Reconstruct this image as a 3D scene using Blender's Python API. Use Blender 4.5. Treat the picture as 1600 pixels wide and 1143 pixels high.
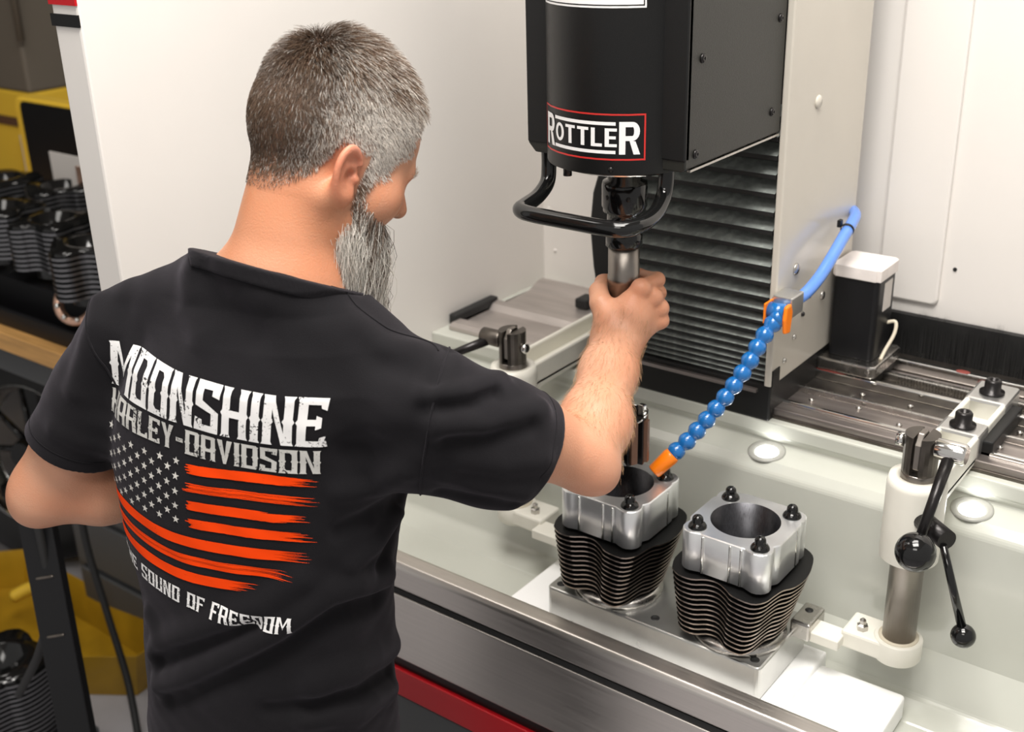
import bpy, bmesh, math, random
import numpy as np
from mathutils import Vector, Matrix, Quaternion
from mathutils.bvhtree import BVHTree

for _o in list(bpy.data.objects): bpy.data.objects.remove(_o)
scn = bpy.context.scene
COL = scn.collection
R = math.radians
rnd = random.Random(11)

# ------------------------------------------------------------------ camera
YAW, PITCH, ROLL = R(37.8), R(23.1), R(1.6)
CAM = Vector((0, 0, 1.90))
fw = Vector((-math.sin(YAW)*math.cos(PITCH), math.cos(YAW)*math.cos(PITCH), -math.sin(PITCH)))
rt0 = Vector((math.cos(YAW), math.sin(YAW), 0)); up0 = rt0.cross(fw)
rt = rt0*math.cos(ROLL) - up0*math.sin(ROLL)
up = up0*math.cos(ROLL) + rt0*math.sin(ROLL)
cd = bpy.data.cameras.new('camera'); cam = bpy.data.objects.new('camera', cd); COL.objects.link(cam)
cam.matrix_world = Matrix(((rt.x, up.x, -fw.x, CAM.x), (rt.y, up.y, -fw.y, CAM.y), (rt.z, up.z, -fw.z, CAM.z), (0, 0, 0, 1)))
cd.sensor_width = 36.0; cd.lens = 36.0*1850/1600; cd.clip_start = .05
cd.dof.use_dof = True; cd.dof.focus_distance = 1.55; cd.dof.aperture_fstop = 4.5
scn.camera = cam

# ------------------------------------------------------------------ world, lamps, exposure
w = bpy.data.worlds.new('shop_air'); scn.world = w; w.use_nodes = True
bg = w.node_tree.nodes['Background']; bg.inputs[0].default_value = (1.0, .97, .94, 1); bg.inputs[1].default_value = .36
def area(name, loc, target, size, size_y, power, col=(1, .96, .91)):
    l = bpy.data.lights.new(name, 'AREA'); l.shape = 'RECTANGLE'; l.size = size; l.size_y = size_y
    l.energy = power; l.color = col
    o = bpy.data.objects.new(name, l); COL.objects.link(o); o.location = loc
    o.rotation_euler = (Vector(target)-Vector(loc)).to_track_quat('-Z', 'Y').to_euler()
    return o
area('ceiling_lamp_front', (-.30, .50, 3.5), (-.45, .75, 0), 1.3, .8, 60)
area('added_fill_rear', (.1, -1.1, 3.5), (-.5, .6, .4), 1.3, .6, 14)  # added fill behind the camera, brightens the steel front panel and the man's back
area('ceiling_lamp_machine', (-.70, 1.35, 3.5), (-.75, 1.45, 0), 1.2, .6, 30)
area('ceiling_lamp_left', (-2.5, .6, 3.5), (-2.4, 1.0, 0), 1.2, .5, 9)
scn.view_settings.view_transform = 'Standard'; scn.view_settings.look = 'None'
scn.view_settings.gamma = 1.0; scn.view_settings.use_curve_mapping = False
scn.view_settings.exposure = 0.45

# ------------------------------------------------------------------ materials
MAT = {}
def mat(name, col, rough=.5, metal=0., bump=0., bscale=300., var=0., vscale=20., spec=.5, emit=0., coat=0., sss=0., aniso=None, dark=None):
    if name in MAT: return MAT[name]
    m = bpy.data.materials.new(name); m.use_nodes = True; MAT[name] = m
    nt = m.node_tree; b = nt.nodes['Principled BSDF']
    b.inputs['Base Color'].default_value = (*col, 1); b.inputs['Roughness'].default_value = rough
    b.inputs['Metallic'].default_value = metal; b.inputs['Specular IOR Level'].default_value = spec
    if coat: b.inputs['Coat Weight'].default_value = coat; b.inputs['Coat Roughness'].default_value = .08
    if sss:
        b.inputs['Subsurface Weight'].default_value = sss; b.inputs['Subsurface Radius'].default_value = (.012, .005, .003); b.inputs['Subsurface Scale'].default_value = 1.0
    if emit:
        b.inputs['Emission Color'].default_value = (*col, 1); b.inputs['Emission Strength'].default_value = emit
    tc = nt.nodes.new('ShaderNodeTexCoord'); src = tc.outputs['Object']
    if aniso:
        mp = nt.nodes.new('ShaderNodeMapping'); mp.inputs['Scale'].default_value = aniso
        nt.links.new(src, mp.inputs[0]); src = mp.outputs[0]
    if var:
        n = nt.nodes.new('ShaderNodeTexNoise'); n.inputs['Scale'].default_value = vscale; n.inputs['Detail'].default_value = 5
        nt.links.new(src, n.inputs['Vector'])
        mx = nt.nodes.new('ShaderNodeMix'); mx.data_type = 'RGBA'
        d = dark if dark else tuple(c*(1-var) for c in col)
        mx.inputs[6].default_value = (*d, 1); mx.inputs[7].default_value = (*[min(1, c*(1+var*.5)) for c in col], 1)
        rp = nt.nodes.new('ShaderNodeMapRange'); rp.inputs[1].default_value = .32; rp.inputs[2].default_value = .68
        nt.links.new(n.outputs[0], rp.inputs[0]); nt.links.new(rp.outputs[0], mx.inputs[0])
        nt.links.new(mx.outputs[2], b.inputs['Base Color'])
        rr = nt.nodes.new('ShaderNodeMapRange'); rr.inputs[3].default_value = max(.02, rough-.08); rr.inputs[4].default_value = min(1, rough+.08)
        nt.links.new(n.outputs[0], rr.inputs[0]); nt.links.new(rr.outputs[0], b.inputs['Roughness'])
    if bump:
        n2 = nt.nodes.new('ShaderNodeTexNoise'); n2.inputs['Scale'].default_value = bscale; n2.inputs['Detail'].default_value = 3
        nt.links.new(src, n2.inputs['Vector'])
        bp = nt.nodes.new('ShaderNodeBump'); bp.inputs['Strength'].default_value = bump; bp.inputs['Distance'].default_value = .001
        nt.links.new(n2.outputs[0], bp.inputs['Height']); nt.links.new(bp.outputs[0], b.inputs['Normal'])
    return m
M = lambda n: MAT[n]
mat('cream_paint', (.79, .755, .715), .42, var=.03, vscale=3, bump=.05, bscale=500)
mat('beige_paint', (.60, .56, .49), .20, var=.04, vscale=5)
mat('tank_paint', (.53, .54, .485), .16, var=.06, vscale=4, coat=.4)
mat('white_paint', (.84, .83, .80), .3, var=.03, vscale=8)
mat('bright_white', (.93, .93, .92), .35)
mat('casting_paint', (.76, .74, .66), .38, var=.05, vscale=18, bump=.15, bscale=120)
mat('black_paint', (.008, .008, .008), .40, bump=.2, bscale=900, spec=.35)
mat('black_texture', (.014, .014, .011), .45, bump=.35, bscale=700)
mat('black_gloss', (.006, .006, .006), .1)
mat('black_plastic', (.007, .007, .008), .4, spec=.3)
mat('black_rubber', (.012, .012, .012), .6)
mat('oxide', (.022, .020, .020), .28, metal=.6)
mat('steel', (.52, .50, .47), .26, metal=1., var=.12, vscale=60)
mat('bright_steel', (.78, .77, .74), .14, metal=1.)
mat('stainless', (.68, .64, .60), .36, metal=1., var=.05, vscale=8, aniso=(1, 30, 30))
mat('brushed_plate', (.62, .62, .60), .30, metal=.9, var=.10, vscale=14)
mat('aluminium', (.92, .93, .93), .36, metal=.88, var=.05, vscale=30)
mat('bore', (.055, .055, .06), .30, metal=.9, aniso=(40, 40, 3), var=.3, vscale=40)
mat('ground_steel', (.36, .32, .30), .34, metal=.85, var=.25, vscale=18, aniso=(.4, 6, 6))
mat('cover_steel', (.50, .455, .43), .40, metal=.7, var=.15, vscale=10, aniso=(.5, 4, 4))
mat('ring_grey', (.36, .36, .33), .35)
mat('dark_steel', (.13, .115, .10), .33, metal=.9, var=.35, vscale=25)
mat('post_steel', (.27, .245, .22), .36, metal=1., var=.1, vscale=30)
mat('fin_black', (.005, .005, .005), .42, spec=.25)
mat('fin_edge', (.40, .335, .29), .32, metal=1.)
mat('bellows', (.34, .37, .35), .26, var=.3, vscale=60, bump=.3, bscale=90)  # upper faces of the black pleats, reflected light painted in as a pale colour
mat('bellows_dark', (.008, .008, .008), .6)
mat('hose_blue', (.010, .14, .42), .22, coat=.5)
mat('orange', (1.0, .23, .005), .32)
mat('tube_blue', (.11, .26, .72), .25, coat=.4)
mat('red_paint', (.50, .006, .012), .35)
mat('logo_white', (.86, .85, .84), .4)
mat('logo_red', (.55, .025, .02), .4)
mat('cap_white', (.82, .76, .72), .6, var=.08, vscale=40)
mat('lamp_glow', (1., .99, .96), .3, emit=9)
mat('grease', (.24, .06, .05), .25)
mat('cable_white', (.62, .56, .44), .5)
mat('floor_grey', (.42, .41, .43), .30, var=.25, vscale=3)
mat('shop_wall', (.045, .043, .036), .8, var=.3, vscale=2)
mat('wood', (.62, .34, .115), .42, var=.25, vscale=6, aniso=(1, 9, 9), bump=.05)
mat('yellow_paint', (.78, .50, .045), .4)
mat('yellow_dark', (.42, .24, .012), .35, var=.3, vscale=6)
mat('paper', (.62, .58, .54), .7)
mat('grey_panel', (.075, .078, .08), .5)
mat('brown_board', (.10, .045, .018), .7)
mat('copper', (.72, .45, .33), .3, metal=.8)
mat('pillar_grey', (.13, .11, .085), .7)
mat('fin_dark', (.20, .20, .21), .3, metal=.8)
mat('hone_brown', (.22, .12, .08), .45, metal=.5)

# ------------------------------------------------------------------ building helpers
WORLD = {}          # world position of each object's origin
class B:
    """collects geometry in world coordinates, build() links it as one mesh object"""
    def __init__(s): s.v = []; s.f = []; s.m = []; s.sm = []
    def add(s, vs, fs, mi=0, sm=False):
        o = len(s.v); s.v += [tuple(v) for v in vs]
        for f in fs: s.f.append([i+o for i in f]); s.m.append(mi); s.sm.append(sm)
        return s
    def box(s, x0, x1, y0, y1, z0, z1, mi=0):
        return s.add([(x, y, z) for z in (z0, z1) for y in (y0, y1) for x in (x0, x1)],
              [(0, 2, 3, 1), (4, 5, 7, 6), (0, 1, 5, 4), (2, 6, 7, 3), (0, 4, 6, 2), (1, 3, 7, 5)], mi)
    def prism(s, poly, axis, a, b, mi=0, sm=False):
        """poly in the plane across axis: x -> (y,z), y -> (x,z), z -> (x,y)"""
        n = len(poly)
        def pt(p, t): return {'x': (t, p[0], p[1]), 'y': (p[0], t, p[1]), 'z': (p[0], p[1], t)}[axis]
        vs = [pt(p, a) for p in poly]+[pt(p, b) for p in poly]
        s.add(vs, [tuple(range(n))[::-1], tuple(range(n, 2*n))], mi)
        o = len(s.v)-2*n
        for i in range(n):
            j = (i+1) % n; s.f.append([o+i, o+j, o+n+j, o+n+i]); s.m.append(mi); s.sm.append(sm)
        return s
    def lathe(s, prof, c, ax=(0, 0, 1), n=28, mi=0, sm=True, caps=True):
        ax = Vector(ax).normalized(); q = Vector((0, 0, 1)).rotation_difference(ax); c = Vector(c)
        vs = []
        for r, z in prof:
            for k in range(n):
                a = 2*math.pi*k/n; vs.append(c+q @ Vector((r*math.cos(a), r*math.sin(a), z)))
        fs = [(i*n+k, i*n+(k+1) % n, (i+1)*n+(k+1) % n, (i+1)*n+k) for i in range(len(prof)-1) for k in range(n)]
        s.add(vs, fs, mi, sm)
        if caps:
            o = len(s.v)-len(vs)
            if prof[0][0] > 1e-5: s.f.append([o+k for k in range(n)][::-1]); s.m.append(mi); s.sm.append(False)
            if prof[-1][0] > 1e-5: s.f.append([o+(len(prof)-1)*n+k for k in range(n)]); s.m.append(mi); s.sm.append(False)
        return s
    def cyl(s, p0, p1, r0, r1=None, n=20, mi=0):
        p0 = Vector(p0); p1 = Vector(p1); r1 = r0 if r1 is None else r1
        return s.lathe([(r0, 0), (r1, (p1-p0).length)], p0, p1-p0, n, mi)
    def ball(s, c, r, n=20, mi=0):
        return s.lathe([(max(1e-6, r*math.sin(t)), -r*math.cos(t)) for t in [math.pi*i/(n//2) for i in range(n//2+1)]], c, (0, 0, 1), n, mi)
    def tube(s, pts, r, n=12, mi=0, res=None):
        pts = [Vector(p) for p in pts]
        if res: pts = smooth_path(pts, res)
        N = len(pts); rs = r if isinstance(r, (list, tuple)) else [r]*N
        t = (pts[1]-pts[0]).normalized(); nrm = t.orthogonal().normalized(); vs = []
        for i, p in enumerate(pts):
            tt = (pts[min(i+1, N-1)]-pts[max(i-1, 0)]).normalized()
            nrm = (nrm - tt*nrm.dot(tt)).normalized(); bn = tt.cross(nrm)
            for k in range(n):
                a = 2*math.pi*k/n; vs.append(p+(nrm*math.cos(a)+bn*math.sin(a))*rs[i])
        fs = [(i*n+k, i*n+(k+1) % n, (i+1)*n+(k+1) % n, (i+1)*n+k) for i in range(N-1) for k in range(n)]
        s.add(vs, fs, mi, True); o = len(s.v)-len(vs)
        s.f += [[o+k for k in range(n)][::-1], [o+(N-1)*n+k for k in range(n)]]; s.m += [mi, mi]; s.sm += [False, False]
        return s
    def build(s, name, mats, parent=None, bevel=0., seg=2, origin=None):
        v = np.array(s.v); c = Vector((v.min(0)+v.max(0))/2) if origin is None else Vector(origin)
        me = bpy.data.meshes.new(name)
        me.from_pydata([tuple(Vector(p)-c) for p in s.v], [], s.f)
        for mm in (mats if isinstance(mats, (list, tuple)) else [mats]): me.materials.append(MAT[mm] if isinstance(mm, str) else mm)
        me.polygons.foreach_set('material_index', s.m); me.polygons.foreach_set('use_smooth', s.sm)
        me.update()
        o = bpy.data.objects.new(name, me); COL.objects.link(o)
        if bevel:
            bm = bmesh.new(); bm.from_mesh(me); bmesh.ops.remove_doubles(bm, verts=bm.verts, dist=1e-6); bm.to_mesh(me); bm.free()
            md = o.modifiers.new('bevel', 'BEVEL'); md.width = bevel; md.segments = seg; md.limit_method = 'ANGLE'; md.angle_limit = R(38)
        place(o, c, parent)
        return o
def place(o, c, parent):
    if parent is not None:
        o.parent = parent; o.location = Vector(c)-WORLD[parent.name]
    else: o.location = c
    WORLD[o.name] = Vector(c)
def smooth_path(p, n):
    out = []
    for i in range(len(p)-1):
        a, b, c, d = p[max(i-1, 0)], p[i], p[i+1], p[min(i+2, len(p)-1)]
        for k in range(n):
            t = k/n
            out.append(.5*((2*b)+(c-a)*t+(2*a-5*b+4*c-d)*t*t+(3*b-a-3*c+d)*t**3))
    out.append(p[-1]); return out
def dup(o, delta, parent=None, name=None):
    """copy of one mesh object moved by delta (world), sharing its mesh"""
    c = o.copy(); COL.objects.link(c)
    if name: c.name = name
    place(c, WORLD[o.name]+Vector(delta), parent); return c
def tag(o, label=None, cat=None, group=None, kind=None):
    if label: o['label'] = label
    if cat: o['category'] = cat
    if group: o['group'] = group
    if kind: o['kind'] = kind
    return o
def thing(name, label, cat, loc, group=None):
    o = bpy.data.objects.new(name, None); o.empty_display_size = .05; COL.objects.link(o); place(o, Vector(loc), None)
    return tag(o, label, cat, group)
def lab(o, label): o['label'] = label; return o
def rrect(x0, x1, y0, y1, r, n=5):
    out = []
    for cx, cy, a0 in ((x1-r, y0+r, -90), (x1-r, y1-r, 0), (x0+r, y1-r, 90), (x0+r, y0+r, 180)):
        for k in range(n+1):
            a = R(a0+90*k/n); out.append((cx+r*math.cos(a), cy+r*math.sin(a)))
    return out
# ================================================================== the room
def struct(b, name, m, **k): return tag(b.build(name, m, **k), kind='structure')
struct(B().box(-5.2, 1.6, -1.5, 3.8, -.05, 0), 'floor', 'floor_grey')
struct(B().box(-5.2, 1.6, 3.8, 3.9, 0, 3.7), 'wall_back', 'shop_wall')
struct(B().box(-5.3, -5.2, -1.5, 3.9, 0, 3.7), 'wall_left', 'shop_wall')
struct(B().box(-5.2, 1.6, -1.5, 3.8, 3.7, 3.75), 'ceiling', 'paper')

# ================================================================== honing machine: enclosure and tank
AX, AY = -.859, 1.375                       # spindle axis
XR = .30                                    # the machine runs on to the right of the frame
mach = thing('honing_machine', 'cream painted honing machine with open white tank and steel front rim', 'machine', (-.6, 1.6, 0))
o = B().prism([(.943, 1.16), (.960, 1.10), (1.215, 1.06), (1.215, .10), (2.02, .10), (2.02, 2.35), (.943, 2.35)], 'x', -1.50, -1.44).build('side_panel', 'cream_paint', mach, bevel=.004)
B().box(-1.502, -1.4405, .9405, .944, 1.7385, 1.80).build('stripe', 'red_paint', o)
B().box(-1.502, -1.4405, .9405, .944, 1.7105, 1.7265).build('stripe', 'black_paint', o)
bp = B().box(-1.46, XR, 1.98, 2.02, .10, 2.35).build('back_panel', 'cream_paint', mach, bevel=.002)
# raised pressing and seam on the back panel, right of the column
B().prism(rrect(-.702, -.594, 1.170, 2.28, .012), 'y', 1.972, 1.981).build('raised_panel', 'cream_paint', bp, bevel=.004)
B().cyl((-.573, 1.9785, 1.239), (-.573, 1.985, 1.239), .0035, n=12).build('hole', 'bellows_dark', bp)
for x, z in ((-1.41, 1.13), (-1.25, 1.125), (-1.425, 1.22)):
    B().lathe([(.004, 0), (.0035, .002), (.001, .003)], (x, 1.98, z), (0, -1, 0), 10).build('screw', 'cream_paint', bp)
# tank
B().box(-1.44, XR, 1.235, 1.62, .70, .72).build('tank_floor', 'tank_paint', mach)
pr = [(1.606, 1.056), (1.606, 1.035), (1.612, 1.022), (1.56, 1.015), (1.545, 1.0), (1.525, .80), (1.49, .735), (1.44, .72), (1.44, .70), (1.66, .70), (1.66, 1.056)]
B().prism(pr, 'x', -1.44, XR, sm=False).build('tank_back', 'tank_paint', mach, bevel=.006, seg=3)
B().box(-1.44, XR, 1.6035, 1.98, 1.036, 1.0605).build('ledge', 'tank_paint', mach, bevel=.003)
# front rim and panels
B().prism([(1.258, .60), (1.258, .816), (1.252, .821), (1.225, .821), (1.2185, .813), (1.2185, .772), (1.23, .768), (1.23, .60)], 'x', -1.44, XR).build('front_rim', 'stainless', mach, bevel=.003, seg=3)
B().box(-1.44, XR, 1.2215, 1.232, .7575, .768).build('dark_groove', 'black_rubber', mach)  # darkness of the recess below the rim, put in as a black strip
B().box(-1.44, XR, 1.2185, 1.24, .624, .757).build('front_panel', 'stainless', mach, bevel=.002)
B().box(-1.44, XR, 1.225, 1.24, .60, .624).build('shadow_gap', 'black_paint', mach)
B().box(-1.44, XR, 1.2165, 1.24, .543, .60).build('red_band', 'red_paint', mach, bevel=.002)
B().box(-1.44, XR, 1.2185, 1.24, .10, .540).build('base_panel', 'grey_panel', mach, bevel=.002)
B().box(-1.42, XR, 1.30, 1.95, .0, .10).build('plinth', 'black_paint', mach)
B().box(-1.44, XR, 1.24, 1.98, .10, .60).build('base_box', 'grey_panel', mach)
# recessed lamps in the step below the ledge
for i, x in enumerate((-.715, -.391)):
    l = thing('recessed_lamp', ['recessed round work light behind the two cylinders under the column', 'recessed round work light below the right clamp arm'][i], 'light', (x, 1.583, 1.018), 'recessed tank lights')
    B().lathe([(.030, 0), (.030, .0030), (.026, .0040), (.0215, .0030), (.0185, .0004)], (x, 1.582, 1.0178), (0, -.13, 1), 36, caps=False).build('trim_ring', 'ring_grey', l)
    B().lathe([(.0185, .0005), (.012, .0012), (1e-5, .0014)], (x, 1.582, 1.0178), (0, -.13, 1), 32, caps=False).build('lens', 'lamp_glow', l)

# ------------------------------------------------------------------ rail bed
bed = thing('rail_bed', 'ground steel rail bed with bright guide rails along the back of the tank', 'rail', (-.6, 1.8, 1.06))
X0, X1 = -1.045, XR
def rail(name, y0, y1, z0, z1, m, bev=.002): return B().box(X0, X1, y0, y1, z0, z1).build(name, m, bed, bevel=bev)
rail('bed_plate', 1.618, 1.955, 1.058, 1.066, 'dark_steel')
rail('front_step', 1.622, 1.648, 1.064, 1.077, 'ground_steel')
rail('guide_rail', 1.648, 1.657, 1.064, 1.082, 'bright_steel')
rail('slot_plate', 1.662, 1.712, 1.064, 1.074, 'ground_steel')
rail('guide_rail', 1.712, 1.720, 1.064, 1.084, 'steel')
rail('slot_plate', 1.728, 1.778, 1.064, 1.074, 'dark_steel')
rail('guide_rail', 1.779, 1.790, 1.064, 1.090, 'bright_steel')
rail('channel', 1.795, 1.845, 1.064, 1.070, 'dark_steel')
rail('rack_bar', 1.846, 1.858, 1.064, 1.082, 'steel')
rail('slot_plate', 1.862, 1.888, 1.064, 1.072, 'ground_steel')
rail('guide_rail', 1.892, 1.904, 1.064, 1.092, 'bright_steel')
rail('rear_strip', 1.906, 1.95, 1.064, 1.080, 'dark_steel')
tooth = B().box(-.605, -.6025, 1.840, 1.847, 1.0665, 1.081).build('rack_tooth', 'steel', bed)
for k in range(1, 46): dup(tooth, (k*.0052, 0, 0), bed)
sc = B().lathe([(.0045, 0), (.0045, .003), (.0025, .0035), (.002, .0015), (1e-5, .0015)], (-.69, 1.687, 1.0738), (0, 0, 1), 12).build('cap_screw', 'steel', bed)
for dx, dy in ((.075, .013), (.15, -.01), (.225, .013), (.30, 0), (.06, .066), (.14, .066), (.22, .066), (.31, .066)):
    dup(sc, (dx, dy, 0), bed)
for x, y, a, b2 in ((-.70, 1.785, .03, .006), (-.515, 1.898, .012, .008), (-.50, 1.665, .016, .012), (-.487, 1.87, .006, .008)):
    B().lathe([(.02, 0), (.012, .0006), (1e-5, .0008)], (x, y, 1.0902 if y in (1.785,) else (1.0922 if y > 1.89 else 1.0745)), (0, 0, 1), 14, caps=False).build('grease_smear', 'grease', bed).scale = (a/.02, b2/.02, 1)
# folded steel way cover at the left end of the rail bed
cov = thing('way_cover', 'brownish steel way cover plate left of the column behind the white arm', 'cover', (-1.28, 1.85, 1.061))
B().prism([(1.63, 1.0607), (1.63, 1.070), (1.64, 1.074), (1.665, 1.074), (1.675, 1.0630), (1.755, 1.0625), (1.768, 1.074), (1.785, 1.077), (1.793, 1.0640), (1.84, 1.0640), (1.895, 1.0650), (1.91, 1.072), (1.925, 1.078), (1.945, 1.078), (1.945, 1.0607)], 'x', -1.418, -1.048).build('plate', 'cover_steel', cov, bevel=.002)
B().box(-1.438, -1.4185, 1.655, 1.79, 1.0607, 1.082).build('end_wiper', 'black_rubber', cov, bevel=.003)
B().box(-1.275, -1.245, 1.855, 1.895, 1.0655, 1.086).build('end_block', 'black_rubber', cov, bevel=.004)
# black brush strip along the back panel
br = thing('brush_curtain', 'black bristle strip along the foot of the back panel', 'brush', (-.2, 1.96, 1.06))
B().box(-.72, XR, 1.958, 1.972, 1.085, 1.150).build('strip', 'bellows_dark', br)
bb = B(); rr = random.Random(3)
for k in range(1500):
    x = -.72+k*(1.02/1500); h = 1.158+.006*math.sin(x*61)+.005*math.sin(x*143+1)+rr.uniform(-.004, .004); yy = 1.952+rr.uniform(-.004, .004); wd = .0009
    bb.add([(x-wd, yy, 1.07), (x+wd, yy, 1.07), (x+rr.uniform(-.002, .002), yy+rr.uniform(-.004, .006), h)], [(0, 1, 2)])
tag(bb.build('bristles', 'bellows_dark', br), kind='stuff')

# ------------------------------------------------------------------ column with bellows
colm = thing('machine_column', 'tall beige machine column with black pleated bellows on its front', 'column', (-.9, 1.75, 1.06))
XP = -.735
sp = B().box(XP, XP+.012, 1.598, 1.892, 1.122, 2.35).build('side_plate', 'beige_paint', colm, bevel=.0025)
B().box(-1.02, XP, 1.64, 1.88, 1.10, 2.35).build('core', 'black_paint', colm)
B().prism([(-1.03, 1.12), (-1.05, 1.18), (-1.065, 1.26), (-1.072, 1.33), (-1.066, 1.39), (-1.05, 1.44), (-1.03, 1.48), (-1.0, 1.50), (-1.0, 1.12)], 'y', 1.605, 1.70, sm=True).build('belt_guard', 'black_paint', colm, bevel=.004)
B().box(-1.04, XP+.010, 1.603, 1.90, 1.060, 1.122).build('base', 'black_paint', colm, bevel=.003)
B().box(-1.04, XP-.012, 1.596, 1.606, 1.108, 1.114).build('base_edge', 'ground_steel', colm)
B().box(XP+.0121, XP+.014, 1.600, 1.625, 1.122, 1.150).build('corner_patch', 'black_paint', colm)
B().box(-1.0, XP-.004, 1.63, 1.645, 1.11, 2.3).build('bellows_back', 'bellows_dark', colm)
zs = []; z = 1.118; p = .0085
while z < 1.56:
    zs.append((z, p)); z += p; p = min(.0285, p*1.105)
for i, (z, p) in enumerate(zs):
    d = .010+.022*(p/.0275)
    yb = 1.632
    b = B(); xa, xb = -1.0, XP-.002
    pts = [(yb, z), (yb-d, z+p*.28), (yb-d, z+p*.52), (yb, z+p*.995)]
    b.add([(x, y, zz) for x in (xa, xb) for y, zz in pts], [(0, 1, 5, 4), (1, 2, 6, 5), (2, 3, 7, 6), (0, 3, 2, 1), (4, 5, 6, 7), (3, 0, 4, 7)])
    for q, fidx in enumerate(range(6)): b.m[fidx] = 0 if q == 2 else 1  # only the upward face takes the painted reflection, lip and underside stay dark
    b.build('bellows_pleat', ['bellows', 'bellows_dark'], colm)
B().cyl((XP-.006, 1.59, 1.60), (XP-.006, 1.59, 2.35), .0045, n=14).build('slide_rod', 'steel', colm)
B().cyl((XP-.006, 1.59, 1.675), (XP-.006, 1.59, 1.683), .006, n=14).build('rod_collar', 'bright_steel', colm)
for y, z, r, m in ((1.70, 1.555, .0105, 'beige_paint'), (1.662, 1.302, .0095, 'steel'), (1.775, 1.225, .0075, 'steel'), (1.70, 1.215, .004, 'oxide'), (1.672, 1.185, .0045, 'steel'), (1.64, 1.155, .0045, 'steel'), (1.72, 1.24, .004, 'oxide')):
    B().lathe([(r, 0), (r, .002), (r*.75, .004), (1e-5, .0048)], (XP+.0118, y, z), (1, 0, 0), 18).build('plate_plug' if m == 'beige_paint' else 'plate_screw', m, sp)

# ------------------------------------------------------------------ spindle head
head = thing('spindle_head', 'black spindle head with white maker lettering and a bent tube handle', 'machine head', (AX, AY, 1.52))
HX0, HX1, HY, HZ = AX-.125, AX+.125, 1.32, 1.525
B().prism([(HX0, HZ+.012), (HX0+.012, HZ), (HX1-.006, HZ), (HX1, HZ+.004), (HX1, 2.35), (HX0, 2.35)], 'y', HY, 1.596).build('housing', 'black_texture', head, bevel=.002)
B().box(HX0, HX1, HY-.0015, HY+.01, HZ+.014, 2.35).build('front_cover', 'black_paint', head, bevel=.002)
B().box(HX1-.004, HX1+.0008, HY+.012, 1.592, HZ-.0015, HZ+.0015).build('bottom_edge', 'steel', head)
RB = .107
arc = [R(a) for a in range(-100, 101, 4)]
poly = [(AX+RB*math.sin(a), AY-RB*math.cos(a)) for a in arc]
bul = B().prism(poly, 'z', 1.520, 2.35, sm=True).build('round_cover', 'black_paint', head, bevel=.002)
B().lathe([(.088, 0), (.088, .006), (.084, .007)], (AX, AY, 1.514), (0, 0, 1), 40).build('flange_ring', 'bright_steel', head)
for y, z in ((1.355, 1.665), (1.345, 1.545), (1.565, 1.562), (1.575, 1.69)):
    B().lathe([(.006, 0), (.006, .0015), (.004, .0035), (.002, .0036), (.0018, .002), (1e-5, .002)], (HX1, y, z), (1, 0, 0), 16).build('button_screw', 'oxide', head)
def cyl_map(a, z, off): return (AX+(RB+off)*math.sin(a), AY-(RB+off)*math.cos(a), z)
def decal(name, m, parent, a0, a1, z0, z1, off=.0006, n=8):
    b = B(); vs = []; fs = []
    for i in range(n+1):
        a = a0+(a1-a0)*i/n; vs += [cyl_map(a, z0, off), cyl_map(a, z1, off)]
    for i in range(n): fs.append((2*i, 2*i+2, 2*i+3, 2*i+1))
    return b.add(vs, fs, 0, True).build(name, m, parent)
ZL0, ZL1 = 1.5405, 1.6005
A0, A1 = R(-47), R(46)
t = .0022; ta = t/RB
for nm, args in (('frame_line', (A0, A1, ZL1-t, ZL1)), ('frame_line', (A0, A1, ZL0, ZL0+t)), ('frame_line', (A0, A0+ta, ZL0, ZL1)), ('frame_line', (A1-ta, A1, ZL0, ZL1))):
    decal(nm, 'logo_red', bul, *args)
# ---- block letters as stroke polygons in a unit box
def bar(x0, y0, x1, y1): return [(x0, y0), (x1, y0), (x1, y1), (x0, y1)]
def arcpoly(cx, cy, rx, ry, tx, ty, a0, a1, n=10):
    out = []
    for k in range(n):
        u, v = R(a0+(a1-a0)*k/n), R(a0+(a1-a0)*(k+1)/n)
        out.append([(cx+rx*math.cos(u), cy+ry*math.sin(u)), (cx+rx*math.cos(v), cy+ry*math.sin(v)), (cx+(rx-tx)*math.cos(v), cy+(ry-ty)*math.sin(v)), (cx+(rx-tx)*math.cos(u), cy+(ry-ty)*math.sin(u))])
    return out
SANS = {'R': [bar(0, 0, .24, 1), bar(.24, .84, .5, 1), bar(.24, .42, .5, .57), [(.38, .45), (.62, .40), (.80, 0), (.55, 0)]]+arcpoly(.5, .71, .28, .29, .22, .15, -90, 90),
        'O': arcpoly(.40, .5, .40, .5, .21, .17, 0, 360, 24),
        'T': [bar(.0, .84, .74, 1), bar(.25, 0, .49, .84)],
        'L': [bar(0, 0, .24, 1), bar(.24, 0, .66, .17)],
        'E': [bar(0, 0, .24, 1), bar(.24, 0, .68, .16), bar(.24, .42, .62, .58), bar(.24, .84, .68, 1)]}
def flat_letter(polys, fn, sub):
    """polygons in letter space -> fine mesh mapped by fn"""
    bm = bmesh.new()
    for p in polys:
        vs = [bm.verts.new((x, y, 0)) for x, y in p]
        try: bm.faces.new(vs)
        except ValueError: pass
    bmesh.ops.triangulate(bm, faces=bm.faces[:])
    for _ in range(6):
        ed = [e for e in bm.edges if e.calc_length() > sub]
        if not ed: break
        bmesh.ops.subdivide_edges(bm, edges=ed, cuts=1)
        bmesh.ops.triangulate(bm, faces=[f for f in bm.faces if len(f.verts) > 3])
    bm.verts.index_update(); bm.verts.ensure_lookup_table()
    vs = [fn(v.co.x, v.co.y) for v in bm.verts]; fs = [[v.index for v in f.verts] for f in bm.faces]
    bm.free(); return vs, fs
span = (A1-A0)*RB
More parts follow.
